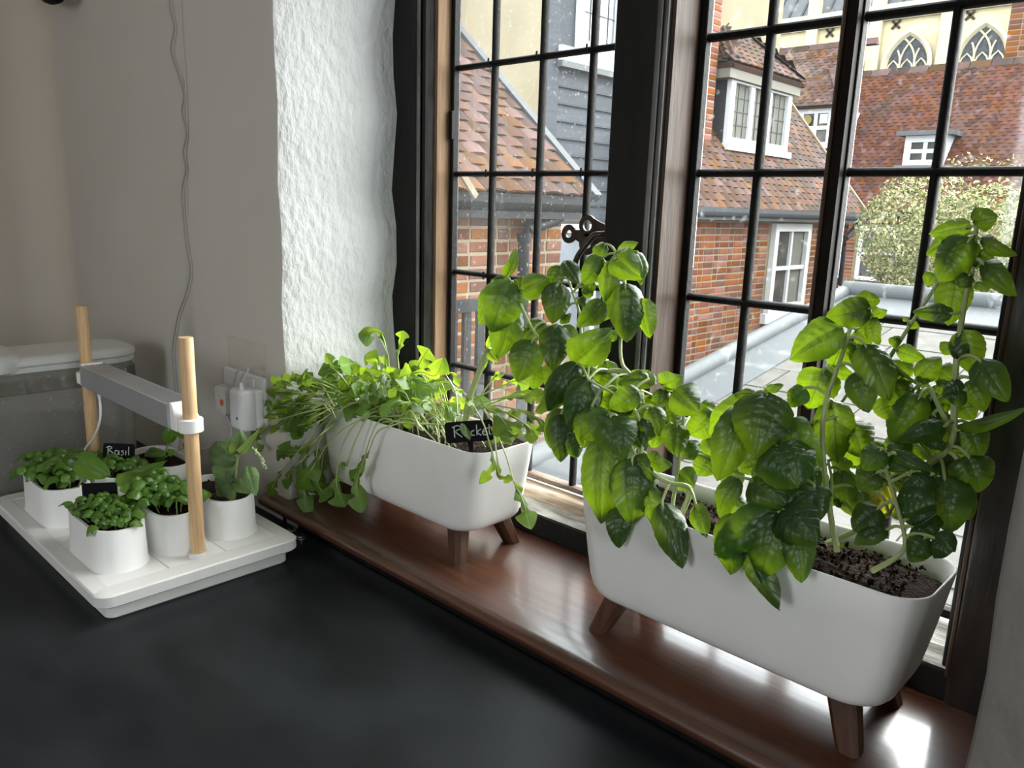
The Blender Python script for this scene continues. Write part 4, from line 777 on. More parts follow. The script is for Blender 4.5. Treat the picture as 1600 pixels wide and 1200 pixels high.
for cx in cxs:
    hw = 0.98; zs = apz-1.45; win = obj('gothic_window', MB().loft([arch(cx, hw+0.28, bz_, zs, apz+0.34, KY), arch(cx, hw+0.28, bz_, zs, apz+0.34, KY-0.22), arch(cx, hw+0.12, bz_, zs, apz+0.16, KY-0.22), arch(cx, hw, bz_, zs, apz, KY-0.06), arch(cx, hw, bz_, zs, apz, KY)], False), 'stone2', ca)
    obj('glazing', MB().prism(arch(cx, hw-0.02, bz_, zs, apz-0.02, KY-0.03), (0, 0.02, 0)), xm('dark_lead_glass', (0.08, 0.09, 0.10), 0.5, (0.16, 0.17, 0.19), sc=8) if cx == cxs[0] else bpy.data.materials['dark_lead_glass'], win)
    for k in (-1, 1): obj('tracery_mullion', MB().box((cx+k*0.36-0.05, KY-0.10, bz_), (cx+k*0.36+0.05, KY-0.02, zs+0.15)), 'stone2', win)
    t = MB()
    for k in (-0.36, 0.36):                  # intersecting bars springing from the mullions, parallel to the arch
        for sd_ in (-1, 1):
            am = 0.80 if k*sd_ < 0 else 0.42
            t.tube([Vector((cx+k+sd_*2*hw*(1-math.cos(am*i/8)), KY-0.07, zs+0.10+(apz-zs)*math.sin(am*i/8)/math.sin(math.pi/3))) for i in range(9)], 0.05, 6)
    for k in (-0.68, 0, 0.68):               # pointed heads of the three lights
        t.tube([Vector((cx+k-0.30, KY-0.07, zs-0.15)), Vector((cx+k-0.2, KY-0.07, zs+0.08)), Vector((cx+k, KY-0.07, zs+0.28)), Vector((cx+k+0.2, KY-0.07, zs+0.08)), Vector((cx+k+0.30, KY-0.07, zs-0.15))], 0.045, 6)
    obj('tracery', t, 'stone2', win)
    bx = cx-sp/2; obj('buttress_shaft', MB().box((bx-0.32, KY-0.28, -4.6), (bx+0.32, KY+0.1, wt+2.5)), 'stone', ca)
    ix = bx+0.95; iz = atY(1390, 40, KY).z
    for s_ in (-1, 1): obj('wall_tie', MB().obox((ix, KY-0.05, iz), Vector((0.20, 0, 0.20*s_)), VY*0.04, Vector((0.04, 0, -0.04*s_))), 'ironx', ca)
# ---- pale stone-slated roof with lead edges just below the window
Bp = atZ(1325, 467, -0.2); rx = Bp.x; Ap = atX(840, 735, rx); ps = (Bp-Ap).normalized(); pn = VX.cross(ps).normalized()
sr = root('slate_roof', (rx+1.8, 3.5, -1.3), 'low pale stone-slated roof with grey lead edges just below the window', 'roof')
S0 = Bp-ps*((Bp.y-0.40)/ps.y); Ltot = (Bp-S0).length; Wd = 4.2
obj('roof_deck', MB().prism([S0-pn*0.2, S0+VX*Wd-pn*0.2, S0+VX*Wd+ps*Ltot-pn*0.2, S0+ps*Ltot-pn*0.2], pn*0.17), 'slate', sr)
obj('support_wall', MB().box((rx+0.05, 0.45, -4.6), (rx+Wd, 0.7, S0.z-0.25)), 'mortar', sr); obj('support_wall', MB().box((rx+0.05, Bp.y-0.3, -4.6), (rx+Wd, Bp.y-0.1, -0.35)), 'mortar', sr)
sm = {k: mesh('stone_slate', MB().loft([[Vector((x, y, z)) for x, y in ((-0.5, 0), (0.5, 0), (0.5, 1), (-0.5, 1))] for z in (0, 1)], True, True, True), M[k]) for k in ('slate', 'slatelichen')}
rn = random.Random(4); y = 0.0; row = 0
while y < Ltot-0.30:
    g = 0.40+0.10*rn.random(); x = 0.30-0.3*rn.random()
    while x < Wd:
        w_ = rn.uniform(0.42, 0.72); c = S0+VX*(x+w_/2)+ps*y+pn*(0.010+rn.uniform(0, 0.006)); t = 0.028
        ux, uyv = VX*(w_-0.012), (ps*math.cos(t)-pn*math.sin(t))*(g+0.06); uz = pn*0.022
        place('stone_slate', sm['slatelichen' if (y < 2.6 and x > 1.9 and rn.random() < 0.8) else 'slate'], axes(c+pn*0.014, ux, uyv, uz), sr); x += w_
    y += g; row += 1
obj('lead_edge', MB().obox(S0+ps*Ltot/2+VX*0.17+pn*0.045, ps*(Ltot/2), VX*0.20, pn*0.012), 'leadgrey', sr)
obj('lead_roll', MB().tube([S0-VX*0.02+pn*0.075, S0+ps*Ltot-VX*0.02+pn*0.075], 0.065, 12), 'leadgrey', sr, smooth=True)
obj('lead_edge', MB().obox(S0+ps*(Ltot-0.28)+VX*Wd/2+pn*0.05, ps*0.32, VX*(Wd/2), pn*0.012), 'leadgrey', sr)
obj('lead_roll', MB().tube([S0+ps*Ltot-VX*0.04+pn*0.09, S0+ps*Ltot+VX*Wd+pn*0.09], 0.08, 12), 'leadgrey', sr, smooth=True)
# ---- variegated bush
bc = atY(1522, 378, 10.2)
bu = root('bush', (bc.x, bc.y, -4.6), 'large rounded cream and green variegated bush beyond the slate roof', 'bush')
obj('trunk', MB().tube([(bc.x, bc.y, -4.6), (bc.x+0.1, bc.y, -2.5), (bc.x, bc.y+0.1, -0.6)], [0.12, 0.10, 0.07], 8), 'walnut', bu, smooth=True)
rn = random.Random(12); lobes = [(Vector((0, 0, 0)), Vector((1.15, 1.1, 1.0)))]
for i in range(16):
    d = Vector((rn.gauss(0, 1), rn.gauss(0, 1), rn.gauss(0, 0.9))).normalized(); lobes.append((Vector((d.x*0.85, d.y*0.9, d.z*0.72-0.1)), Vector((1, 1, 0.9))*rn.uniform(0.42, 0.6)))
lobes += [(Vector((-0.5, -0.1, -1.3)), Vector((1.1, 1, 1.1))), (Vector((0.6, -0.1, -1.3)), Vector((1.1, 1, 1.1))), (Vector((1.35, 0.3, -0.5)), Vector((0.8, 0.8, 0.8)))]
fo = {0: MB(), 1: MB()}
for i in range(64000):
    c, r = lobes[rn.randrange(len(lobes))]
    d = Vector((rn.gauss(0, 1), rn.gauss(0, 1), rn.gauss(0, 1))).normalized()
    if d.y > 0.45: continue
    p = bc+c+Vector((d.x*r.x, d.y*r.y, d.z*r.z))*rn.uniform(0.88, 1.06)
    a = (d+Vector((rn.gauss(0, .6), rn.gauss(0, .6), rn.gauss(0, .6)))).normalized(); e = a.orthogonal().normalized(); e = Matrix.Rotation(rn.uniform(0, 6.28), 3, a) @ e; g = a.cross(e); s = rn.uniform(0.014, 0.030)
    fo[1 if rn.random() < 0.42 else 0].add([p-e*s, p+g*s*0.5, p+e*s*1.2, p-g*s*0.5], [(0, 1, 2, 3)])
M['leafcream'] = xm('cream_leaf', (0.92, 0.86, 0.40), 0.7, (1.0, 0.95, 0.55), sc=4); M['leafbush'] = xm('bush_leaf', (0.30, 0.38, 0.11), 0.7, (0.45, 0.50, 0.19), sc=4)
for i, k in ((0, 'leafcream'), (1, 'leafbush')):
    f = obj('foliage', fo[i], k, bu); f['kind'] = 'stuff'
# ================================================================== plants
def leafmat(name, top, vein, under, trans, tf=0.42, rough=0.40, nlat=6.5):
    m, n, l = nodes(name); b = n['Principled BSDF']; b.inputs['Roughness'].default_value = rough; b.inputs['Specular IOR Level'].default_value = 0.6
    uv = n.new('ShaderNodeUVMap'); uv.uv_map = 'uv'; sp_ = n.new('ShaderNodeSeparateXYZ'); l.new(uv.outputs[0], sp_.inputs[0])
    def mth(op, a, c=None):
        k = n.new('ShaderNodeMath'); k.operation = op
        for i, v in enumerate((a, c)):
            if v is None: continue
            if isinstance(v, (int, float)): k.inputs[i].default_value = v
            else: l.new(v, k.inputs[i])
        return k.outputs[0]
    u = mth('ABSOLUTE', mth('MULTIPLY_ADD' if False else 'SUBTRACT', mth('MULTIPLY', sp_.outputs[0], 2.0), 1.0))
    ph = mth('FRACT', mth('SUBTRACT', mth('MULTIPLY', sp_.outputs[1], nlat), mth('MULTIPLY', u, 1.5)))
    lat = mth('ABSOLUTE', mth('SUBTRACT', ph, 0.5))
    latv = n.new('ShaderNodeMapRange'); latv.inputs[1].default_value = 0.42; latv.inputs[2].default_value = 0.5; l.new(lat, latv.inputs[0])
    midv = n.new('ShaderNodeMapRange'); midv.inputs[1].default_value = 0.09; midv.inputs[2].default_value = 0.02; l.new(u, midv.inputs[0])
    v = mth('MAXIMUM', mth('MULTIPLY', latv.outputs[0], 0.55), midv.outputs[0])
    oi = n.new('ShaderNodeObjectInfo'); nz = n.new('ShaderNodeTexNoise'); nz.inputs['Scale'].default_value = 3.0; l.new(uv.outputs[0], nz.inputs['Vector'])
    va = n.new('ShaderNodeMapRange'); va.inputs[3].default_value = 0.72; va.inputs[4].default_value = 1.28; l.new(oi.outputs['Random'], va.inputs[0])
    vb = mth('MULTIPLY', va.outputs[0], mth('ADD', mth('MULTIPLY', nz.outputs[0], 0.5), 0.75))
    def mix(f, a, c):
        k = n.new('ShaderNodeMix'); k.data_type = 'RGBA'; l.new(f, k.inputs[0])
        for i, q in ((6, a), (7, c)):
            if isinstance(q, tuple): k.inputs[i].default_value = (*q, 1)
            else: l.new(q, k.inputs[i])
        return k.outputs[2]
    ge = n.new('ShaderNodeNewGeometry'); c1 = mix(v, top, vein); c1 = mix(ge.outputs['Backfacing'], c1, mix(v, under, vein))
    hs = n.new('ShaderNodeHueSaturation'); l.new(vb, hs.inputs['Value']); l.new(c1, hs.inputs['Color']); l.new(hs.outputs[0], b.inputs['Base Color'])
    ts = n.new('ShaderNodeBsdfTranslucent'); tcol = mix(v, trans, tuple(x*0.55 for x in trans)); h2 = n.new('ShaderNodeHueSaturation'); l.new(vb, h2.inputs['Value']); l.new(tcol, h2.inputs['Color']); l.new(h2.outputs[0], ts.inputs[0])
    ms = n.new('ShaderNodeMixShader'); ms.inputs[0].default_value = tf; l.new(b.outputs[0], ms.inputs[1]); l.new(ts.outputs[0], ms.inputs[2]); l.new(ms.outputs[0], n['Material Output'].inputs[0])
    bp = n.new('ShaderNodeBump'); bp.inputs['Strength'].default_value = 0.35; bp.inputs['Distance'].default_value = 0.0015; l.new(mth('SUBTRACT', 1.0, v), bp.inputs['Height']); l.new(bp.outputs[0], b.inputs['Normal'])
    return m
M['basil'] = leafmat('basil_leaf', (0.018, 0.060, 0.012), (0.035, 0.095, 0.022), (0.04, 0.10, 0.024), (0.30, 0.47, 0.008), 0.28, 0.38)
M['seedling'] = leafmat('seedling_leaf', (0.080, 0.185, 0.018), (0.105, 0.225, 0.03), (0.10, 0.20, 0.045), (0.24, 0.40, 0.015), 0.28, 0.34, 4.5)
M['rocket'] = leafmat('rocket_leaf', (0.085, 0.185, 0.026), (0.18, 0.27, 0.07), (0.12, 0.22, 0.055), (0.36, 0.52, 0.025), 0.42, 0.45, 7.5)
M['herb'] = leafmat('pale_herb_leaf', (0.10, 0.175, 0.06), (0.16, 0.23, 0.09), (0.13, 0.20, 0.085), (0.24, 0.34, 0.06), 0.28, 0.6, 5.5)
M['yellowing'] = leafmat('yellowing_leaf', (0.42, 0.40, 0.03), (0.5, 0.48, 0.1), (0.45, 0.42, 0.06), (0.65, 0.60, 0.03), 0.45, 0.5)
M['stem'] = mat('green_stem', (0.22, 0.30, 0.075), 0.45, (0.28, 0.35, 0.12), sc=30)
M['stempale'] = mat('pale_stem', (0.34, 0.41, 0.15), 0.45, (0.40, 0.46, 0.22), sc=30)
M['flower'] = mat('green_white_flower', (0.42, 0.48, 0.28), 0.7, (0.2, 0.28, 0.1), sc=60)
def uvmesh(name, vs, fs, uvs, m):
    me = bpy.data.meshes.new(name); me.from_pydata([tuple(p) for p in vs], [], fs); me.materials.append(M[m]); me.shade_smooth()
    ul = me.uv_layers.new(name='uv')
    for lp in me.loops: ul.data[lp.index].uv = uvs[lp.vertex_index]
    return me
LR = random.Random(99)
def leaf(par, base, tip, width, roll=0.0, bend=0.16, cup=0.28, m='basil', flip=False, nt=20, nu=10, tipc=0.10, quilt=0.19, look=None, name='leaf', round_=False):
    """one basil-type leaf: ovate blade with sunken veins, cupped and arched; top side towards the viewer side unless flip"""
    base, tip = Vector(base), Vector(tip); ax = tip-base; L = ax.length; a = ax/L; mid = (base+tip)/2
    v = (Vector(look) if look else (CP-mid)).normalized(); sd = a.cross(v)
    if sd.length < 0.05: sd = a.orthogonal()
    sd.normalize(); nr = sd.cross(a).normalized(); R_ = Matrix.Rotation(math.radians(roll), 3, a); sd, nr = R_ @ sd, R_ @ nr
    if flip: nr = -nr; sd = -sd
    hw = width/2; vs, uvs, fs = [], [], []; s1, s2 = LR.uniform(0, 6), LR.uniform(0, 6); tw = LR.uniform(-0.25, 0.25)
    for i in range(nt+1):
        t = i/nt
        wt = (math.sin(math.pi*min(1, t**0.72))**0.50) if round_ else (math.sin(math.pi*t**0.70)**0.62)*(1-0.12*t**3)
        wt = max(wt, 0.03 if t < 0.5 else 0.012)
        c = base+ax*t+nr*(bend*L*4*t*(1-t)*(1-0.25*t)-tipc*L*t**3)
        ang = tw*(t-0.5); sdt = sd*math.cos(ang)+nr*math.sin(ang); nrt = nr*math.cos(ang)-sd*math.sin(ang)
        for j in range(nu+1):
            u = 2*j/nu-1; au = abs(u); ph = t*6.5-au*1.5; q = abs(math.sin(math.pi*ph))*(1-au**4)*min(1, au*5)
            h = -cup*au**1.7*hw*wt+quilt*hw*q*wt-0.10*hw*math.exp(-(u/0.14)**2)*wt+0.12*hw*math.sin(5*t+s1+2.5*u)*au+0.10*hw*math.sin(12*t+s2-3*u)*au*au
            x = u*hw*wt*(1-0.10*cup*au)*(1+0.025*math.sin(46*t+s1)*(au > 0.9))
            vs.append(c+sdt*x+nrt*h); uvs.append((j/nu, t))
    for i in range(nt):
        for j in range(nu): k = i*(nu+1)+j; fs.append((k, k+1, k+nu+2, k+nu+1))
    o = WO[par.name]; me = uvmesh(name, [p-o for p in vs], fs, uvs, m); ob = bpy.data.objects.new(name, me); COL.objects.link(ob); ob.parent = par; WO[ob.name] = o.copy(); return ob
def near(stems, p):
    best = None
    for st in stems:
        for q in st:
            d = (q-p).length
            if best is None or d < best[0]: best = (d, q)
    return best
def add_leaves(r, lines, leaves, tf, ydef, smat='stem', lm='basil', pet=0.0016, reach=0.075):
    ox, oy, sc_ = tf
    for lf in leaves:
        bx, by, tx, ty, w_ = lf[:5]; yb, yt = (lf[5], lf[6]) if len(lf) > 6 and lf[5] is not None else (ydef, ydef-0.012)
        roll = lf[7] if len(lf) > 7 else LR.uniform(-18, 18); bend = lf[8] if len(lf) > 8 else LR.uniform(0.10, 0.24); fl = lf[9] if len(lf) > 9 else ''
        b, t = atY(ox+bx/sc_, oy+by/sc_, yb), atY(ox+tx/sc_, oy+ty/sc_, yt); dist = ((b+t)/2-CP).dot(FW)
        wd = 1.26*w_/sc_*dist/F/max(0.5, math.cos(math.radians(roll)))
        leaf(r, b, t, wd, roll, bend, LR.uniform(0.25, 0.60), 'yellowing' if 'y' in fl else lm, 'u' in fl, tipc=LR.uniform(0.0, 0.14))
        if lines:
            d, q = near(lines, b)
            if 0.004 < d < reach:
                md = (q+b)/2+Vector((0, 0, 0.15*d)); obj('petiole', MB().tube(spline([q, md, b, b+(t-b)*0.12], 4), pet, 6), smat, r, smooth=True)
G = 'basil plants in the larger planter'
SOIL = 0.204
# -- basil leaning left over the rocket planter
c4 = (700, 340, 3.3333)
def cv(tf, pts): return [(tf[0]+x/tf[2], tf[1]+y/tf[2], Y) for x, y, Y in pts]
stA = [(cv(c4, [(870, 1420, 0.10), (960, 1220, 0.098), (1010, 1000, 0.10), (990, 860, 0.105), (940, 812, 0.11), (880, 798, 0.11), (790, 800, 0.11), (700, 765, 0.11)]), 0.0036, 0.0030),
       (cv(c4, [(700, 765, 0.11), (630, 700, 0.108), (540, 655, 0.105), (470, 620, 0.10), (420, 540, 0.10), (375, 440, 0.10), (350, 370, 0.105), (320, 320, 0.11)]), 0.0026, 0.0014),
       (cv(c4, [(700, 765, 0.11), (695, 640, 0.115), (685, 500, 0.118), (650, 390, 0.12), (612, 275, 0.12)]), 0.0026, 0.0014),
       (cv(c4, [(950, 815, 0.11), (908, 760, 0.112), (898, 650, 0.115), (912, 450, 0.118), (920, 300, 0.118), (880, 190, 0.115)]), 0.0026, 0.0014)]
lvA = [(300, 310, 358, 162, 56, 0.11, 0.115, 35), (335, 332, 218, 600, 190, 0.098, 0.080, 8, 0.22), (330, 450, 264, 742, 150, 0.108, 0.10, -12, 0.12), (262, 345, 158, 560, 100, 0.118, 0.115, 30), (378, 388, 508, 318, 115, 0.10, 0.092, -10, 0.15), (352, 325, 402, 384, 75, 0.108, 0.10, 20), (300, 318, 222, 335, 44, 0.11, 0.112), (300, 325, 250, 300, 30, 0.11, 0.115),
       (576, 335, 545, 552, 128, 0.112, 0.10, -5, 0.14), (592, 250, 520, 384, 78, 0.118, 0.11, 25), (604, 228, 684, 342, 80, 0.116, 0.105, -15), (640, 232, 590, 292, 54, 0.122, 0.12), (567, 552, 545, 795, 142, 0.112, 0.095, 6, 0.15), (442, 638, 358, 855, 150, 0.095, 0.08, 4, 0.16), (502, 545, 385, 668, 92, 0.112, 0.11, 35), (815, 435, 675, 575, 100, 0.115, 0.11, -20), (650, 752, 848, 585, 180, 0.098, 0.085, 10, 0.2),
       (824, 138, 752, 218, 64, 0.115, 0.11, 30), (884, 178, 980, 132, 56, 0.118, 0.11, -20), (868, 190, 1004, 316, 135, 0.105, 0.09, 10, 0.25), (984, 178, 1008, 352, 64, 0.115, 0.12, -40), (806, 208, 702, 354, 108, 0.105, 0.095, -10, 0.2), (852, 222, 818, 438, 98, 0.108, 0.10, 5, 0.15), (748, 325, 716, 398, 58, 0.118, 0.12), (922, 338, 932, 648, 168, 0.112, 0.105, 0, 0.08), (1004, 418, 1044, 632, 100, 0.125, 0.128, 25, 0.1), (892, 328, 812, 548, 90, 0.13, 0.135, -20), (700, 360, 748, 412, 64, 0.12, 0.12, 40), (680, 420, 722, 458, 44, 0.12, 0.12), (600, 510, 628, 548, 64, 0.13, 0.13), (385, 668, 318, 722, 52, 0.12, 0.12), (840, 600, 872, 640, 60, 0.13, 0.13), (600, 560, 650, 700, 90, 0.13, 0.13, 20),
       (650, 770, 520, 1012, 132, 0.09, 0.075, 10, 0.2), (742, 830, 640, 1112, 160, 0.08, 0.06, 0, 0.18), (612, 1000, 530, 1200, 132, 0.075, 0.06, 12), (572, 930, 448, 1012, 66, 0.09, 0.085, 40), (830, 742, 800, 885, 120, 0.135, 0.135, 0, 0.08), (960, 812, 1048, 798, 42, 0.11, 0.105, 30), (1082, 862, 878, 846, 86, 0.10, 0.10, 35, 0.15), (1004, 902, 838, 985, 100, 0.085, 0.075, -15, 0.2), (940, 900, 1000, 1062, 110, 0.125, 0.12), (700, 790, 740, 900, 110, 0.135, 0.135), (820, 900, 780, 1060, 120, 0.125, 0.12), (700, 960, 730, 1120, 130, 0.12, 0.115), (560, 760, 520, 900, 100, 0.125, 0.12), (470, 760, 440, 900, 90, 0.12, 0.115, 20)]
def bplant(label, base, stems, tf, leaves, ydef=0.1, smat='stem'):
    r = root('basil_plant', base, label, 'basil', G); lines = []
    for st, r0, r1 in stems:
        pts = spline([atY(x, y, Y) for x, y, Y in st], 6); lines.append(pts); n = len(pts)
        obj('stem', MB().tube(pts, [r0+(r1-r0)*i/(n-1) for i in range(n)], 8), smat, r, smooth=True)
    for tfm, lv in (leaves if isinstance(leaves[0][0], tuple) and len(leaves[0]) == 2 and isinstance(leaves[0][1], list) else [(tf, leaves)]):
        add_leaves(r, lines, lv, tfm, ydef, smat)
    return r, lines
bplant('tall basil plant leaning left over the rocket planter, top leaves by the latch', (-0.525, 0.10, SOIL), stA, c4, lvA, 0.11, 'stempale')
# -- basil drooping over the left front of its planter
c5 = (820, 560, 3.3333)
stB = [(cv(c5, [(800, 850, 0.075), (845, 745, 0.072), (862, 690, 0.062), (835, 662, 0.055), (760, 650, 0.050), (670, 605, 0.046), (600, 540, 0.042), (540, 430, 0.042), (480, 300, 0.048)]), 0.0034, 0.0018),
       (cv(c5, [(800, 850, 0.075), (770, 780, 0.075), (800, 560, 0.085), (812, 400, 0.085), (825, 290, 0.08), (790, 170, 0.08)]), 0.0026, 0.0014), (cv(c5, [(600, 540, 0.042), (610, 420, 0.055), (560, 250, 0.06), (330, 110, 0.07)]), 0.0022, 0.0013)]
lvB = [(272, 28, 108, 272, 118, 0.085, 0.07, 12, 0.2), (332, 108, 240, 385, 155, 0.07, 0.055, 0, 0.16), (190, 288, 190, 542, 125, 0.055, 0.045, -12, 0.12), (592, 168, 438, 268, 110, 0.055, 0.045, -10, 0.2), (600, 228, 586, 372, 80, 0.085, 0.08), (440, 288, 288, 425, 140, 0.045, 0.035, 10, 0.2), (448, 298, 512, 525, 195, 0.038, 0.024, 4, 0.24), (420, 408, 388, 865, 180, 0.036, 0.016, 14, 0.14), (560, 518, 560, 872, 200, 0.036, 0.020, -4, 0.10), (488, 770, 490, 992, 112, 0.030, 0.022, 0, 0.2), (715, 748, 826, 1088, 150, 0.032, 0.015, -8, 0.10), (585, 500, 655, 660, 74, 0.04, 0.035, 40), (645, 318, 600, 446, 108, 0.06, 0.055), (780, 160, 905, 284, 158, 0.075, 0.065, 5, 0.24), (705, 130, 808, 108, 90, 0.08, 0.075, 30), (722, 158, 700, 238, 84, 0.08, 0.07), (644, 108, 478, 122, 82, 0.085, 0.08, 30, 0.15), (792, 338, 780, 505, 124, 0.075, 0.07), (1004, 288, 850, 405, 135, 0.09, 0.085, -15, 0.2), (826, 428, 882, 525, 114, 0.10, 0.095), (640, 518, 755, 562, 88, 0.06, 0.055, 30), (800, 600, 884, 662, 115, 0.09, 0.085), (890, 760, 942, 935, 84, 0.05, 0.035, 25), (662, 250, 702, 405, 100, 0.07, 0.065), (540, 200, 470, 330, 120, 0.075, 0.07), (350, 250, 300, 470, 120, 0.06, 0.05, 15), (250, 380, 270, 520, 100, 0.06, 0.055), (640, 660, 690, 900, 90, 0.04, 0.03, 30, 0.1), (730, 250, 770, 380, 100, 0.10, 0.10), (905, 245, 1010, 280, 80, 0.11, 0.11), (560, 330, 620, 480, 100, 0.06, 0.05, 10)]
lvB += [(430, 60, 400, 200, 120, 0.11, 0.105), (560, 90, 540, 230, 120, 0.115, 0.11), (500, 180, 420, 300, 110, 0.10, 0.095), (660, 190, 640, 330, 110, 0.11, 0.105), (330, 20, 300, 150, 120, 0.115, 0.11), (880, 300, 930, 420, 120, 0.12, 0.12), (960, 400, 1010, 520, 120, 0.125, 0.12), (700, 330, 660, 470, 110, 0.10, 0.095), (980, 520, 900, 620, 130, 0.12, 0.115)]
bplant('basil plant drooping over the left front rim of its planter', (-0.50, 0.075, SOIL), stB, c5, lvB, 0.06, 'stempale')
# -- large leaved basil hanging over the middle of the front rim
stC = [([(1262, 858, 0.066), (1252, 800, 0.060), (1238, 740, 0.052), (1222, 680, 0.048), (1208, 640, 0.046), (1198, 615, 0.046)], 0.0032, 0.0018), ([(1252, 800, 0.060), (1240, 785, 0.045), (1222, 790, 0.034)], 0.0022, 0.0016)]
lvC = [(1262, 178, 1200, 515, 265, 0.046, 0.020, 4, 0.18), (1135, 255, 1000, 638, 175, 0.045, 0.022, -10, 0.20), (1190, 200, 945, 400, 120, 0.055, 0.05, 20, 0.2), (1200, 182, 1088, 190, 46, 0.05, 0.05, 30), (1252, 166, 1348, 142, 42, 0.05, 0.055, 30), (1308, 445, 1425, 665, 270, 0.036, 0.016, -4, 0.24), (1388, 308, 1535, 568, 130, 0.06, 0.055, 20, 0.18), (1112, 618, 1000, 835, 100, 0.032, 0.022, 20, 0.24), (1178, 640, 1352, 764, 175, 0.034, 0.020, 6, 0.22), (1245, 540, 1112, 582, 86, 0.06, 0.055, 20), (1108, 806, 1060, 1132, 170, 0.024, 0.008, 14, 0.2), (1308, 785, 985, 1020, 190, 0.026, 0.008, -8, 0.24), (1330, 806, 1222, 1148, 215, 0.024, 0.006, 2, 0.16), (1342, 778, 1522, 962, 215, 0.026, 0.010, 10, 0.22), (1420, 875, 1440, 1170, 145, 0.026, 0.014, -8, 0.12), (1150, 960, 1310, 1318, 118, 0.022, 0.008, 35, 0.12), (1502, 655, 1542, 845, 125, 0.05, 0.045, -25), (1385, 655, 1502, 835, 150, 0.04, 0.03, -6, 0.18), (1352, 318, 1330, 425, 120, 0.085, 0.085), (1135, 470, 1055, 545, 125, 0.08, 0.08), (1300, 600, 1180, 700, 140, 0.05, 0.045, 10), (1060, 560, 1110, 690, 110, 0.085, 0.085), (1040, 700, 1140, 780, 120, 0.08, 0.075, 0, 0.15), (1440, 560, 1520, 700, 120, 0.06, 0.055)]
bplant('large leaved basil plant hanging over the middle of the front rim', (-0.30, 0.066, SOIL), stC, c5, lvC, 0.05)
# -- upright basil with one bare stem rising in front of the window upright
c6 = (1180, 300, 3.5286); c7 = (1180, 600, 3.3333)
stD = [([(1308, 862, 0.080), (1299, 812, 0.080), (1288, 735, 0.082), (1285, 675, 0.085), (1291, 626, 0.088), (1308, 577, 0.092), (1322, 535, 0.095), (1334, 492, 0.098)], 0.0030, 0.0018), ([(1296, 800, 0.08), (1300, 755, 0.09), (1294, 720, 0.10)], 0.0016, 0.0012)]
lvD6 = [(640, 638, 388, 690, 138, 0.098, 0.085, -12, 0.22), (556, 602, 692, 598, 96, 0.102, 0.105, 10), (640, 676, 722, 662, 62, 0.10, 0.095, 20), (480, 738, 186, 925, 180, 0.092, 0.078, 14, 0.2), (502, 786, 425, 968, 200, 0.10, 0.10, 0, 0.12), (556, 756, 642, 838, 126, 0.105, 0.11), (640, 690, 672, 842, 74, 0.10, 0.095, 40), (600, 836, 742, 1150, 165, 0.088, 0.078, -12, 0.14), (556, 846, 642, 1044, 100, 0.105, 0.105), (560, 986, 622, 1215, 145, 0.082, 0.072, 6, 0.14), (384, 972, 285, 1200, 190, 0.098, 0.098, 0, 0.14), (275, 1080, 180, 1180, 100, 0.088, 0.082, 25), (384, 972, 544, 1016, 86, 0.105, 0.11)]
lvD7 = [(400, 88, 430, 415, 172, 0.10, 0.10, 0, 0.10), (500, 198, 562, 385, 165, 0.115, 0.115), (440, 448, 492, 695, 112, 0.105, 0.105, 10), (545, 555, 565, 650, 62, 0.11, 0.11), (330, 440, 345, 560, 70, 0.10, 0.10, 20), (390, 520, 400, 640, 80, 0.11, 0.11), (470, 390, 430, 470, 90, 0.11, 0.11), (300, 200, 330, 420, 120, 0.11, 0.11, 15)]
bplant('upright basil plant with a bare lower stem in front of the window upright', (-0.262, 0.08, SOIL), stD, c6, [(c6, lvD6), (c7, lvD7)], 0.1, 'stempale')
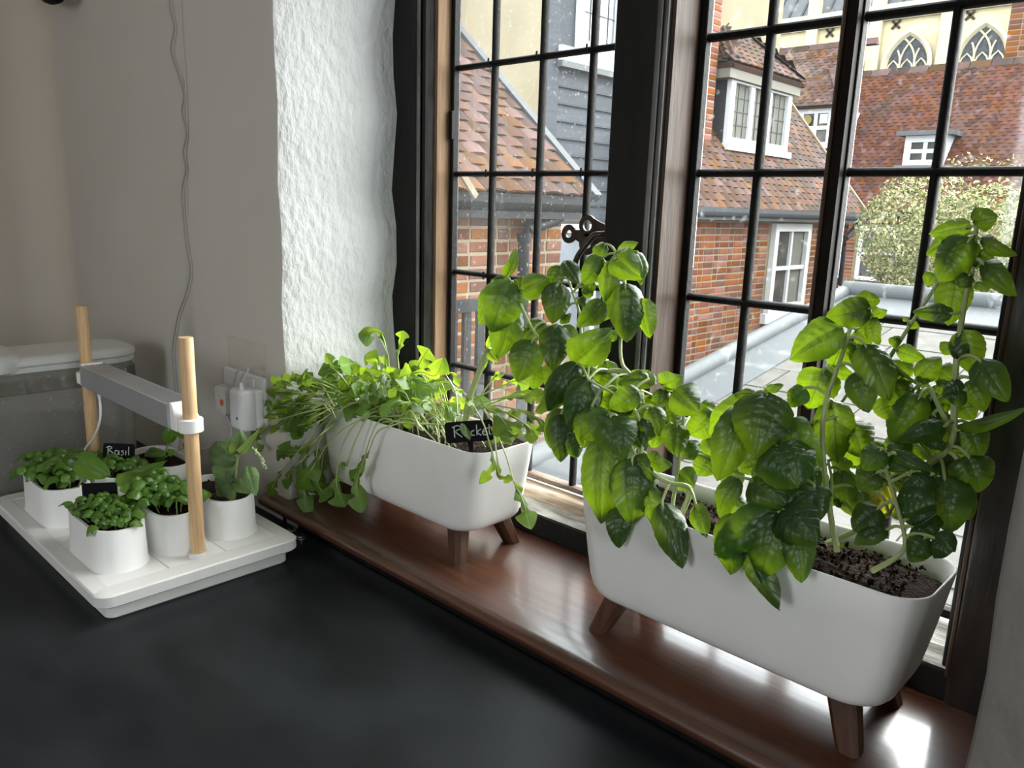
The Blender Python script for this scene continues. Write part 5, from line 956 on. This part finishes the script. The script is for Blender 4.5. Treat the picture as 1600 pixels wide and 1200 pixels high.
# -- tallest basil at the right
stE = [([(1398, 808, 0.125), (1432, 752, 0.125), (1455, 722, 0.124), (1478, 704, 0.122), (1489, 678, 0.120), (1491, 640, 0.120), (1493, 584, 0.120), (1497, 540, 0.122), (1503, 498, 0.124), (1510, 455, 0.125), (1516, 436, 0.125), (1522, 400, 0.125), (1525, 360, 0.124), (1529, 336, 0.122)], 0.0042, 0.0016),
       ([(1489, 678, 0.120), (1470, 640, 0.125), (1455, 610, 0.13), (1440, 590, 0.135)], 0.0030, 0.0018), ([(1388, 562, 0.125), (1405, 535, 0.125), (1424, 505, 0.125), (1444, 475, 0.126), (1464, 444, 0.126)], 0.0020, 0.0015), ([(1455, 610, 0.13), (1420, 590, 0.128), (1388, 562, 0.125)], 0.0022, 0.0018)]
lvE6 = [(1200, 150, 1335, 140, 118, 0.118, 0.105, 20, 0.3), (1192, 188, 956, 232, 94, 0.125, 0.125, 0, 0.1), (1155, 238, 934, 345, 92, 0.13, 0.135, 25), (1192, 250, 1010, 496, 190, 0.118, 0.112, 0, 0.1), (1240, 258, 1430, 355, 74, 0.12, 0.115, 20), (1228, 338, 1308, 384, 116, 0.125, 0.13), (1250, 388, 1434, 575, 112, 0.118, 0.11, 20, 0.16), (992, 448, 946, 518, 76, 0.13, 0.13), (1112, 468, 1062, 738, 165, 0.125, 0.125, 0, 0.1), (1095, 672, 866, 658, 84, 0.118, 0.115, 20, 0.14), (1182, 455, 1125, 526, 90, 0.12, 0.115), (1205, 510, 1296, 532, 42, 0.12, 0.12), (1152, 758, 1202, 1008, 148, 0.122, 0.122, 0, 0.1), (1228, 920, 1392, 1156, 152, 0.11, 0.10, -8, 0.14), (1192, 1030, 1262, 1215, 112, 0.118, 0.115), (1090, 885, 1018, 828, 64, 0.12, 0.12), (1130, 880, 1180, 840, 60, 0.12, 0.12, 20), (770, 800, 760, 856, 54, 0.12, 0.12), (778, 868, 925, 924, 84, 0.12, 0.115, 15), (888, 1030, 1026, 915, 112, 0.12, 0.118), (1000, 980, 1086, 1036, 116, 0.13, 0.13), (742, 930, 852, 1045, 140, 0.13, 0.13), (770, 1030, 830, 1190, 130, 0.125, 0.12), (900, 1060, 960, 1000, 60, 0.12, 0.12), (1100, 380, 1150, 330, 110, 0.13, 0.13), (1110, 1050, 1010, 1120, 130, 0.135, 0.13), (840, 720, 905, 745, 46, 0.125, 0.125), (835, 710, 815, 690, 26, 0.125, 0.125), (690, 960, 700, 1120, 120, 0.13, 0.13)]
lvE7 = [(1050, 240, 1402, 150, 62, 0.115, 0.10, 25, 0.12), (992, 218, 748, 292, 104, 0.105, 0.095, 10, 0.3), (862, 58, 700, 305, 145, 0.118, 0.112, 0, 0.14), (1100, 30, 972, 55, 122, 0.11, 0.105, 20), (1062, 80, 1135, 190, 110, 0.135, 0.135), (1100, 200, 1172, 390, 146, 0.13, 0.125), (1105, 370, 1172, 565, 186, 0.12, 0.115, -10, 0.18), (985, 478, 1010, 775, 225, 0.108, 0.095, 6, 0.18), (870, 240, 985, 342, 84, 0.11, 0.105, 15), (1062, 415, 1040, 482, 34, 0.12, 0.12), (760, 140, 830, 330, 150, 0.135, 0.135), (880, 300, 800, 400, 120, 0.135, 0.13), (1000, 300, 1080, 460, 150, 0.14, 0.14), (680, 60, 720, 200, 130, 0.135, 0.135), (910, 100, 960, 260, 120, 0.14, 0.14), (1040, 560, 1120, 700, 140, 0.13, 0.12), (620, 300, 700, 420, 110, 0.14, 0.135)]
fr = random.Random(77)
def fill(n, x0, x1, y0, y1, ya, yb, wl=(70, 150)):
    out = []
    for i in range(n):
        bx, by = fr.uniform(x0, x1), fr.uniform(y0, y1); an = fr.uniform(0.25, 2.9); L = fr.uniform(120, 230); Y = fr.uniform(ya, yb)
        out.append((bx*1.0, by, bx+L*math.cos(an), by+L*math.sin(an), fr.uniform(*wl), Y, Y-0.008, fr.uniform(-30, 30)))
    return out
lvE7 += fill(26, 330, 1080, -20, 520, 0.125, 0.155)
bplant('tallest basil plant standing by the right window jamb', (-0.225, 0.125, SOIL), stE, c6, [(c6, lvE6), (c7, lvE7)], 0.12, 'stempale')
# -- young basil with a bent white stem in the bare soil at the right
stF = [(cv(c7, [(608, 975, 0.060), (700, 925, 0.062), (765, 875, 0.066), (782, 835, 0.070), (770, 750, 0.074), (740, 640, 0.078), (695, 490, 0.082), (675, 400, 0.084)]), 0.0027, 0.0016), (cv(c7, [(370, 835, 0.09), (440, 800, 0.10), (600, 730, 0.11), (700, 680, 0.115)]), 0.003, 0.0026)]
lvF = [(662, 338, 556, 445, 118, 0.08, 0.07, 8, 0.22), (684, 340, 742, 328, 56, 0.082, 0.08), (700, 360, 745, 408, 88, 0.09, 0.09), (690, 430, 815, 442, 44, 0.08, 0.075, 15), (722, 358, 924, 456, 66, 0.078, 0.075, 20, 0.14), (642, 458, 528, 545, 116, 0.082, 0.075, 10, 0.2), (924, 468, 806, 545, 108, 0.09, 0.08), (735, 630, 930, 610, 225, 0.085, 0.075, 0, 0.16), (645, 645, 508, 765, 136, 0.085, 0.075, 15, 0.2), (690, 756, 508, 832, 86, 0.078, 0.07, 25, 0.22), (812, 742, 942, 682, 66, 0.072, 0.068, 25), (735, 610, 600, 600, 120, 0.12, 0.12, 0, 0.1, 'y'), (930, 800, 1028, 872, 150, 0.062, 0.05, 10, 0.2), (890, 796, 800, 925, 118, 0.065, 0.055, 20, 0.2), (430, 592, 442, 648, 46, 0.10, 0.10), (850, 700, 930, 790, 150, 0.085, 0.075, 0, 0.16), (640, 560, 560, 640, 90, 0.12, 0.12, 0, 0.1, 'y'), (780, 470, 760, 560, 90, 0.10, 0.10), (440, 845, 462, 838, 22, 0.085, 0.085)]
bplant('young basil plant with a bent pale stem in the bare soil at the right', (-0.215, 0.062, SOIL), stF, c7, lvF, 0.08, 'stempale')
# ------------------------------------------------------------------ rocket
def rleaf(par, line, blade, w, m='rocket', lobes=4, stalk=0.0013, name='leaf', tilt=0.0, fullness=0.5, smat='stempale'):
    """rocket leaf: thin stalk along line, lobed blade along blade (blade starts where the line ends)"""
    rn = LR; o = WO[par.name]; vs, fs, uvs = [], [], []
    bl = spline(blade, 14); n = len(bl); nu = 4; s1 = rn.uniform(0, 6); s2 = rn.uniform(0.2, 0.6); L = sum((bl[i+1]-bl[i]).length for i in range(n-1))
    for i in range(n):
        t = i/(n-1); a = (bl[min(i+1, n-1)]-bl[max(i-1, 0)]).normalized(); v = (CP-bl[i]).normalized(); sd = a.cross(v)
        if sd.length < 0.05: sd = a.orthogonal()
        sd.normalize(); nr = sd.cross(a); R_ = Matrix.Rotation(tilt+0.5*math.sin(3*t+s1), 3, a); sd, nr = R_ @ sd, R_ @ nr
        end = math.sin(math.pi*min(1, max(0, (1-t))**0.55)) if t > 0.72 else 1
        for j in range(nu+1):
            u = 2*j/nu-1; ph_ = lobes*t+(s2 if u > 0 else 0); lob = fullness+(1-fullness)*(0.55+0.45*math.sin(3.1*int(ph_)+s1+(2 if u > 0 else 0)))*((ph_ % 1.0)**0.8 if (ph_ % 1.0) < 0.8 else (1-ph_ % 1.0)*4.2)
            env = (0.35+0.65*min(1, t*1.6))*(max(0.02, min(1, (1-t)*5.0))**0.6)
            hw = w/2*env*(lob if t < 0.75 else max(lob, 0.85))
            vs.append(bl[i]+sd*(u*hw)+nr*(-0.22*abs(u)**1.5*hw+0.10*w*math.sin(9*t+s1+2*u)*abs(u))); uvs.append((j/nu, t))
    for i in range(n-1):
        for j in range(nu): k = i*(nu+1)+j; fs.append((k, k+1, k+nu+2, k+nu+1))
    me = uvmesh(name, [p-o for p in vs], fs, uvs, m); ob = bpy.data.objects.new(name, me); COL.objects.link(ob); ob.parent = par; WO[ob.name] = o.copy()
    full = (spline(line, 6) if line else [])+bl[:int(n*0.75)]
    if len(full) > 2:
        k = len(full); obj('stalk', MB().tube(full, [stalk*(1-0.65*i/(k-1)) for i in range(k)], 6), smat, ob, smooth=True)
    return ob
c3 = (400, 480, 2.857)
def P3(x, y, Y):
    p = atY(400+x/2.857, 480+y/2.857, Y)
    if p.x < -1.125 and Y > -0.02: p = atY(400+x/2.857, 480+y/2.857, -0.018)   # in front of the wall, left of the reveal
    return p
RG = 'rocket plants in the smaller planter'
def rplant(label, bx): return root('rocket_plant', (bx, 0.10, SOIL), label, 'rocket', RG)
rk = [rplant('rocket plant with long stalks drooping over the left front of its planter', -1.02), rplant('rocket plant making the tall bushy middle of the rocket planter', -0.93), rplant('rocket plant at the right end with a thick upright stalk and drooping leaves', -0.80)]
W3 = lambda w, Y=0.05: w/2.857*1.10/F
spec = [  # plant, stalk points, blade points, width px (crop), lobes
 (0, [(620, 480, .09), (540, 430, .05), (430, 430, .028), (300, 515, .014), (228, 612, .006)], [(228, 612, .008), (218, 720, .0), (216, 820, -.004), (240, 935, -.006)], 74, 4),
 (0, [(700, 470, .09), (560, 440, .045), (445, 520, .020), (385, 620, .014), (360, 740, .012)], [(360, 740, .012), (362, 800, .010), (395, 893, .008)], 104, 2),
 (0, [(840, 525, .08), (650, 515, .036), (560, 500, .024), (512, 580, .016), (482, 680, .014)], [(482, 680, .014), (450, 790, .010), (472, 918, .008)], 90, 3),
 (0, [(640, 470, .09), (520, 470, .032), (450, 580, .018), (412, 680, .014)], [(412, 680, .014), (395, 720, .013), (385, 690, .014)], 34, 2),
 (0, [(470, 450, .09), (330, 480, .055), (235, 590, .04), (115, 730, .03)], [(115, 730, .03), (85, 780, .028), (55, 845, .026)], 62, 2),
 (0, [(320, 560, .05), (200, 690, .035)], [(200, 690, .035), (150, 740, .03), (135, 812, .03)], 46, 3),
 (0, [(330, 600, .05), (290, 640, .04)], [(290, 640, .04), (250, 720, .035), (180, 805, .03)], 120, 2),
 (0, [(420, 520, .06), (300, 660, .05)], [(300, 660, .05), (290, 760, .045), (300, 840, .045)], 110, 2),
 (0, [(560, 460, .09), (400, 440, .075), (250, 462, .055), (100, 505, .03), (0, 548, .0), (-70, 590, -.02), (-140, 622, -.03)], [(-140, 622, -.03), (-165, 640, -.035), (-190, 652, -.04)], 34, 1),
 (0, [(400, 400, .09), (250, 390, .07), (170, 380, .06)], [(170, 380, .06), (110, 375, .05), (50, 372, .045)], 80, 2),
 (0, [(360, 430, .09), (250, 430, .06)], [(250, 430, .06), (160, 430, .05), (80, 462, .045)], 84, 3),
 (0, [(420, 400, .09), (300, 345, .08)], [(300, 345, .08), (230, 330, .07), (190, 350, .065)], 80, 2),
 (0, [(430, 390, .10), (300, 330, .09)], [(300, 330, .09), (240, 310, .085), (205, 318, .08)], 44, 2),
 (0, [(430, 380, .11), (390, 320, .11)], [(390, 320, .11), (345, 270, .11), (315, 205, .11)], 50, 2),
 (0, [(400, 480, .08), (300, 560, .06), (260, 600, .05)], [(260, 600, .05), (180, 640, .045), (95, 628, .04)], 90, 3),
 (0, [(480, 430, .09), (330, 440, .06)], [(330, 440, .06), (290, 470, .05), (245, 440, .05)], 80, 1),
 (0, [(420, 470, .08), (320, 500, .05)], [(320, 500, .05), (220, 520, .04), (140, 540, .035)], 96, 3),
 (0, [(60, 520, .02), (40, 540, .015)], [(40, 540, .015), (15, 560, .01), (-20, 585, .0)], 60, 2), (0, [(100, 500, .03), (80, 470, .03)], [(80, 470, .03), (60, 440, .03), (40, 420, .03)], 40, 1), (0, [(-20, 560, .0), (-10, 580, .0)], [(-10, 580, .0), (5, 610, .0), (30, 640, .0)], 40, 1),
 (0, [(660, 470, .09), (470, 500, .03), (330, 600, .012), (250, 740, .004)], [(250, 740, .004), (235, 800, .002), (205, 850, .0)], 70, 2), (0, [(560, 450, .09), (380, 470, .03), (290, 580, .010), (265, 700, .006)], [(265, 700, .006), (280, 800, .004), (330, 850, .003)], 90, 2), (0, [(720, 500, .08), (600, 530, .030), (540, 560, .020), (505, 640, .016)], [(505, 640, .016), (470, 700, .014), (430, 780, .012)], 60, 3), (0, [(500, 470, .08), (330, 540, .03), (200, 640, .01)], [(200, 640, .01), (150, 660, .006), (90, 640, .004)], 76, 3),
 (1, [(640, 440, .12), (600, 300, .12), (590, 220, .12)], [(590, 220, .12), (560, 120, .115), (505, 115, .11), (490, 175, .105)], 74, 1),
 (1, [(650, 420, .13), (640, 300, .13), (632, 220, .13)], [(632, 220, .13), (645, 165, .13), (655, 105, .125)], 60, 2),
 (1, [(680, 440, .12), (690, 330, .12)], [(690, 330, .12), (730, 250, .12), (770, 185, .12)], 110, 1),
 (1, [(620, 420, .11), (640, 320, .11)], [(640, 320, .11), (730, 290, .10), (800, 305, .095), (838, 230, .09)], 90, 1),
 (1, [(590, 430, .11), (560, 320, .11)], [(560, 320, .11), (530, 250, .105), (490, 210, .10)], 84, 1),
 (1, [(560, 430, .10), (520, 350, .10)], [(520, 350, .10), (450, 260, .10), (375, 260, .10)], 90, 2),
 (1, [(600, 450, .10), (560, 400, .10)], [(560, 400, .10), (480, 310, .09), (400, 300, .085)], 96, 1),
 (1, [(640, 450, .10), (650, 380, .10)], [(650, 380, .10), (700, 330, .09), (720, 420, .08)], 140, 1),
 (1, [(620, 470, .09), (600, 400, .085)], [(600, 400, .085), (640, 320, .08), (690, 300, .075)], 110, 1),
 (1, [(600, 480, .08), (520, 420, .07)], [(520, 420, .07), (440, 380, .06), (380, 380, .05)], 100, 2),
 (1, [(700, 500, .07), (600, 510, .05)], [(600, 510, .05), (560, 520, .045), (535, 590, .04)], 84, 1),
 (1, [(700, 480, .07), (560, 490, .05)], [(560, 490, .05), (470, 480, .04), (395, 440, .035)], 110, 1),
 (2, [(960, 470, .09), (1000, 440, .085), (1035, 450, .075)], [(1035, 450, .075), (1090, 490, .065), (1155, 580, .055)], 128, 1),
 (2, [(945, 500, .08), (965, 440, .065), (1015, 520, .038), (1040, 600, .03)], [(1040, 600, .03), (1060, 700, .028), (1000, 790, .026)], 52, 2),
 (2, [(960, 480, .10), (1000, 440, .09), (1065, 545, .07), (1115, 660, .06), (1150, 780, .055)], [(1150, 780, .055), (1190, 860, .05), (1228, 992, .045)], 96, 2),
 (2, [(960, 470, .09), (1050, 540, .06), (1075, 660, .05)], [(1075, 660, .05), (1085, 745, .045), (1145, 772, .04)], 42, 1),
 (2, [(930, 480, .10), (1000, 430, .10), (1100, 405, .10)], [(1100, 405, .10), (1200, 400, .10), (1290, 390, .10)], 70, 4),
 (2, [(930, 480, .09), (1050, 440, .085), (1180, 460, .08)], [(1180, 460, .08), (1260, 500, .075), (1300, 560, .07)], 70, 2),
 (2, [(930, 480, .12), (1000, 400, .13), (1100, 350, .13)], [(1100, 350, .13), (1160, 330, .13), (1220, 350, .13)], 80, 3),
 (2, [(940, 470, .11), (1080, 420, .11)], [(1080, 420, .11), (1180, 380, .11), (1250, 410, .11)], 70, 3),
 (2, [(1000, 450, .10), (1120, 470, .09)], [(1120, 470, .09), (1220, 540, .085), (1230, 610, .08)], 60, 1),
 (2, [(900, 480, .12), (890, 380, .13), (840, 290, .135)], [(840, 290, .135), (880, 300, .135), (905, 350, .135)], 40, 2),
 (2, [(940, 480, .12), (1050, 330, .135)], [(1050, 330, .135), (1075, 300, .135), (1090, 320, .135)], 50, 2),
 (2, [(1000, 440, .10), (1100, 540, .06)], [(1100, 540, .06), (1150, 560, .055), (1170, 540, .055)], 60, 1),
]
for pi_, st, bl, w, lb in spec:
    ln = [P3(*p) for p in st]; bd = [P3(*p) for p in bl]; dist = (bd[0]-CP).dot(FW)
    rleaf(rk[pi_], ln, bd, w/2.857*dist/F*1.2, 'rocket', lb+1, 0.0014, fullness=0.22)
obj('thick_stalk', MB().tube(spline([P3(935, 520, .10), P3(950, 420, .105), P3(985, 320, .11), P3(1040, 180, .115)], 6), [0.0052]*8+[0.0048]*11, 8), 'stempale', rk[2], smooth=True)
for bx, by, tx, ty, w in ((1040, 190, 1075, 240, 60), (1030, 220, 990, 300, 40), (1035, 180, 1050, 120, 30)):
    leaf(rk[2], P3(bx, by, .115), P3(tx, ty, .11), w/2.857*1.1/F, 10, 0.1, m='rocket')
rr = random.Random(31)
for i in range(130):          # the crowded crown of the rocket
    k = 0 if i % 3 == 0 else (1 if i % 3 == 1 else (2 if i % 5 == 0 else 1)); cx = rk[k].location.x+rr.uniform(-0.06, 0.06)
    if k == 2: cx = -0.80+rr.uniform(-0.02, 0.05)
    b0 = Vector((cx, rr.uniform(0.06, 0.145), 0.195)); hgt = rr.uniform(0.03, 0.085)*(0.75 if k == 2 else 1.0)
    d = Vector((rr.gauss(-0.2, 0.8), rr.gauss(-0.35, 0.5), 0)); d = d.normalized()*rr.uniform(0.02, 0.085)
    if k == 2: d = Vector((abs(d.x)*0.8, d.y*0.5, 0))
    top = b0+d*0.6+Vector((0, 0, hgt)); end = b0+d*1.35+Vector((0, 0, hgt*rr.uniform(0.65, 1.1)))
    for q in (top, end):
        q.y = min(max(q.y, 0.012), 0.185); q.x = max(q.x, -1.105)
    mid = (top+end)/2+Vector((0, 0, 0.010))
    rleaf(rk[k], [b0, b0+d*0.25+Vector((0, 0, hgt*0.6)), top], [top, mid, end], rr.uniform(0.016, 0.030), 'rocket', rr.choice((2, 2, 3, 4)), 0.0011, fullness=rr.uniform(0.2, 0.5), tilt=rr.uniform(-0.7, 0.7))
for i in range(26):          # pale bare stalks lying across the soil
    k = rr.choice((0, 1, 1, 2)); x = -0.85+rr.uniform(-0.10, 0.03); b0 = Vector((x, rr.uniform(0.06, 0.12), 0.197)); e = b0+Vector((rr.uniform(-0.14, -0.03) if k < 2 else rr.uniform(0.03, 0.1), rr.uniform(-0.045, 0.02), rr.uniform(0.0, 0.03)))
    e.y = max(e.y, 0.045); obj('stalk', MB().tube(spline([b0, (b0+e)/2+Vector((0, 0, rr.uniform(0.015, 0.03))), e], 6), 0.0012, 6), 'stempale', rk[k], smooth=True)
for i in range(34):          # leaves spilling left past the reveal corner
    ex, ey = rr.uniform(30, 330), rr.uniform(300, 600); bx_, by_ = rr.uniform(330, 470), rr.uniform(380, 500); Y = rr.uniform(0.02, 0.06); t_ = rr.uniform(0.55, 0.8)
    b0, e = P3(bx_, by_, 0.085), P3(ex, ey, Y); m_ = P3(bx_+(ex-bx_)*t_, by_+(ey-by_)*t_-rr.uniform(10, 50), Y+0.01)
    rleaf(rk[0], [b0, (b0+m_)/2+Vector((0, 0, 0.008)), m_], [m_, (m_+e)/2+Vector((0, 0, 0.004)), e], rr.uniform(0.014, 0.028), 'rocket', rr.choice((2, 3, 3)), 0.0011, fullness=0.3, tilt=rr.uniform(-0.6, 0.6))
# ------------------------------------------------------------------ seedlings in the small pots
def seedlings(key, n, size, height, spread, seed, lean=(0, 0), lm='seedling', ring=1.0):
    r, x, y, z = POT[key]; q = random.Random(seed)
    for i in range(n):
        a = i*2.39996; rad = math.sqrt((i+0.5)/n); bx = x+0.058*rad*math.cos(a); by = y+0.024*rad*math.sin(a)
        h = height*(1.0-0.35*rad*rad)*q.uniform(0.7, 1.15); tx = bx+0.6*spread*rad*math.cos(a)+lean[0]*q.random(); ty = by+spread*rad*math.sin(a)+lean[1]*q.random()
        b, t = Vector((bx, by, z)), Vector((tx, ty, z+h)); obj('stem', MB().tube(spline([b, (b+t)/2+Vector((0, 0, 0.1*h)), t], 3), 0.0010, 5), 'stem', r, smooth=True)
        a0 = q.uniform(0, 3.14)
        for lv, (s_, dz) in enumerate(((1.0, 0.0), (0.62, 0.006))):
            for sgn in (0, 1):
                aa = a0+sgn*math.pi+lv*1.57; d = Vector((math.cos(aa), math.sin(aa), q.uniform(-0.30, 0.50))).normalized(); L = size*s_*q.uniform(0.8, 1.2)
                bb = t+Vector((0, 0, dz))+d*0.002; leaf(r, bb, bb+d*L, L*q.uniform(0.95, 1.15), q.uniform(-20, 20), 0.40, 0.75, lm, False, 8, 6, 0.30, 0.05, look=(0.05*d.x, 0.05*d.y, 1), round_=True)
seedlings('C', 22, 0.0175, 0.022, 0.012, 3)
seedlings('D', 17, 0.0230, 0.036, 0.014, 4)
seedlings('A', 16, 0.0270, 0.038, 0.016, 5)
seedlings('B', 12, 0.0230, 0.018, 0.010, 6, lean=(0.0, 0.0))
cz = (0, 450, 3.3333)
def PZ(x, y, Y): return atY(x/3.3333, 450+y/3.3333, Y)
rD = POT['D'][0]; leaf(rD, PZ(660, 1010, -0.20), PZ(830, 925, -0.195), 0.042, 5, 0.28, m='seedling'); obj('stem', MB().tube(spline([PZ(690, 1080, -0.205), PZ(650, 1040, -0.202), PZ(660, 1010, -0.20)], 4), 0.0013, 6), 'stem', rD, smooth=True)
rA = POT['A'][0]; ya = PY[0]+0.01
for bx, by, tx, ty, w in ((430, 905, 340, 860, 0.034), (445, 905, 540, 965, 0.042), (420, 930, 470, 990, 0.020), (330, 930, 180, 910, 0.024), (260, 960, 160, 1030, 0.030)):
    leaf(rA, PZ(bx, by, ya), PZ(tx, ty, ya-0.01), w, 10, 0.25, 0.4, 'seedling', round_=True)
obj('stem', MB().tube(spline([PZ(400, 1060, ya), PZ(425, 990, ya), PZ(432, 905, ya)], 4), 0.0014, 6), 'stem', rA, smooth=True)
# sprig in the pot by the socket
rE, ex_, ey_, ezs = POT['E']; yE = PY[2]-0.004
obj('stem', MB().tube(spline([Vector((ex_+0.01, yE, ezs)), PZ(860, 860, yE), PZ(885, 770, yE), PZ(900, 720, yE)], 5), 0.0012, 6), 'stem', rE, smooth=True)
obj('stem', MB().tube(spline([PZ(862, 880, yE), PZ(920, 850, yE), PZ(965, 830, yE)], 5), 0.0011, 6), 'stem', rE, smooth=True)
for bx, by, tx, ty, w, rl in ((900, 735, 860, 815, 0.024, 0), (895, 725, 800, 700, 0.014, 20), (870, 710, 835, 695, 0.012, 0), (905, 725, 985, 790, 0.014, 30), (865, 870, 740, 870, 0.020, 30), (880, 860, 905, 850, 0.016, 0), (965, 830, 1000, 800, 0.014, 0), (860, 880, 800, 890, 0.016, 10)):
    leaf(rE, PZ(bx, by, yE), PZ(tx, ty, yE-0.004), w, rl, 0.15, m='seedling')
# flowering herb beside the sill
rF, fx_, fy_, fzs = POT['F']; yF = PY[2]-0.002
obj('stem', MB().tube(spline([Vector((fx_+0.012, yF, fzs)), PZ(1220, 1010, yF), PZ(1232, 930, yF), PZ(1245, 860, yF), PZ(1300, 830, yF), PZ(1350, 870, yF), PZ(1375, 935, yF)], 5), 0.0017, 7), 'stempale', rF, smooth=True)
for bx, by, tx, ty, w, rl in ((1230, 900, 1085, 820, 0.040, 5), (1240, 860, 1250, 755, 0.030, 10), (1225, 950, 1095, 960, 0.036, -10), (1222, 1000, 1110, 1050, 0.040, 15), (1225, 1040, 1160, 1085, 0.030, 20), (1290, 930, 1330, 1075, 0.026, 0), (1230, 1020, 1290, 1060, 0.022, 0), (1250, 840, 1340, 760, 0.016, 20), (1240, 860, 1175, 780, 0.026, -10), (1225, 980, 1180, 1010, 0.030, 0)):
    leaf(rF, PZ(bx, by, yF), PZ(tx, ty, yF-0.012), w, rl, 0.2, m='herb')
for i in range(34):
    t = i/33; p = spline([PZ(1240, 860, yF), PZ(1295, 835, yF), PZ(1350, 870, yF), PZ(1380, 938, yF)], 11)[min(33, i)]
    d = Vector((rr.gauss(0, 1), rr.gauss(0, 1), rr.gauss(0, 1))).normalized()*0.006*(1-0.5*t); obj('bud', MB().tube([p, p+d*0.5, p+d], [0.0010, 0.0022, 0.0006], 5), 'flower', rF, smooth=True)
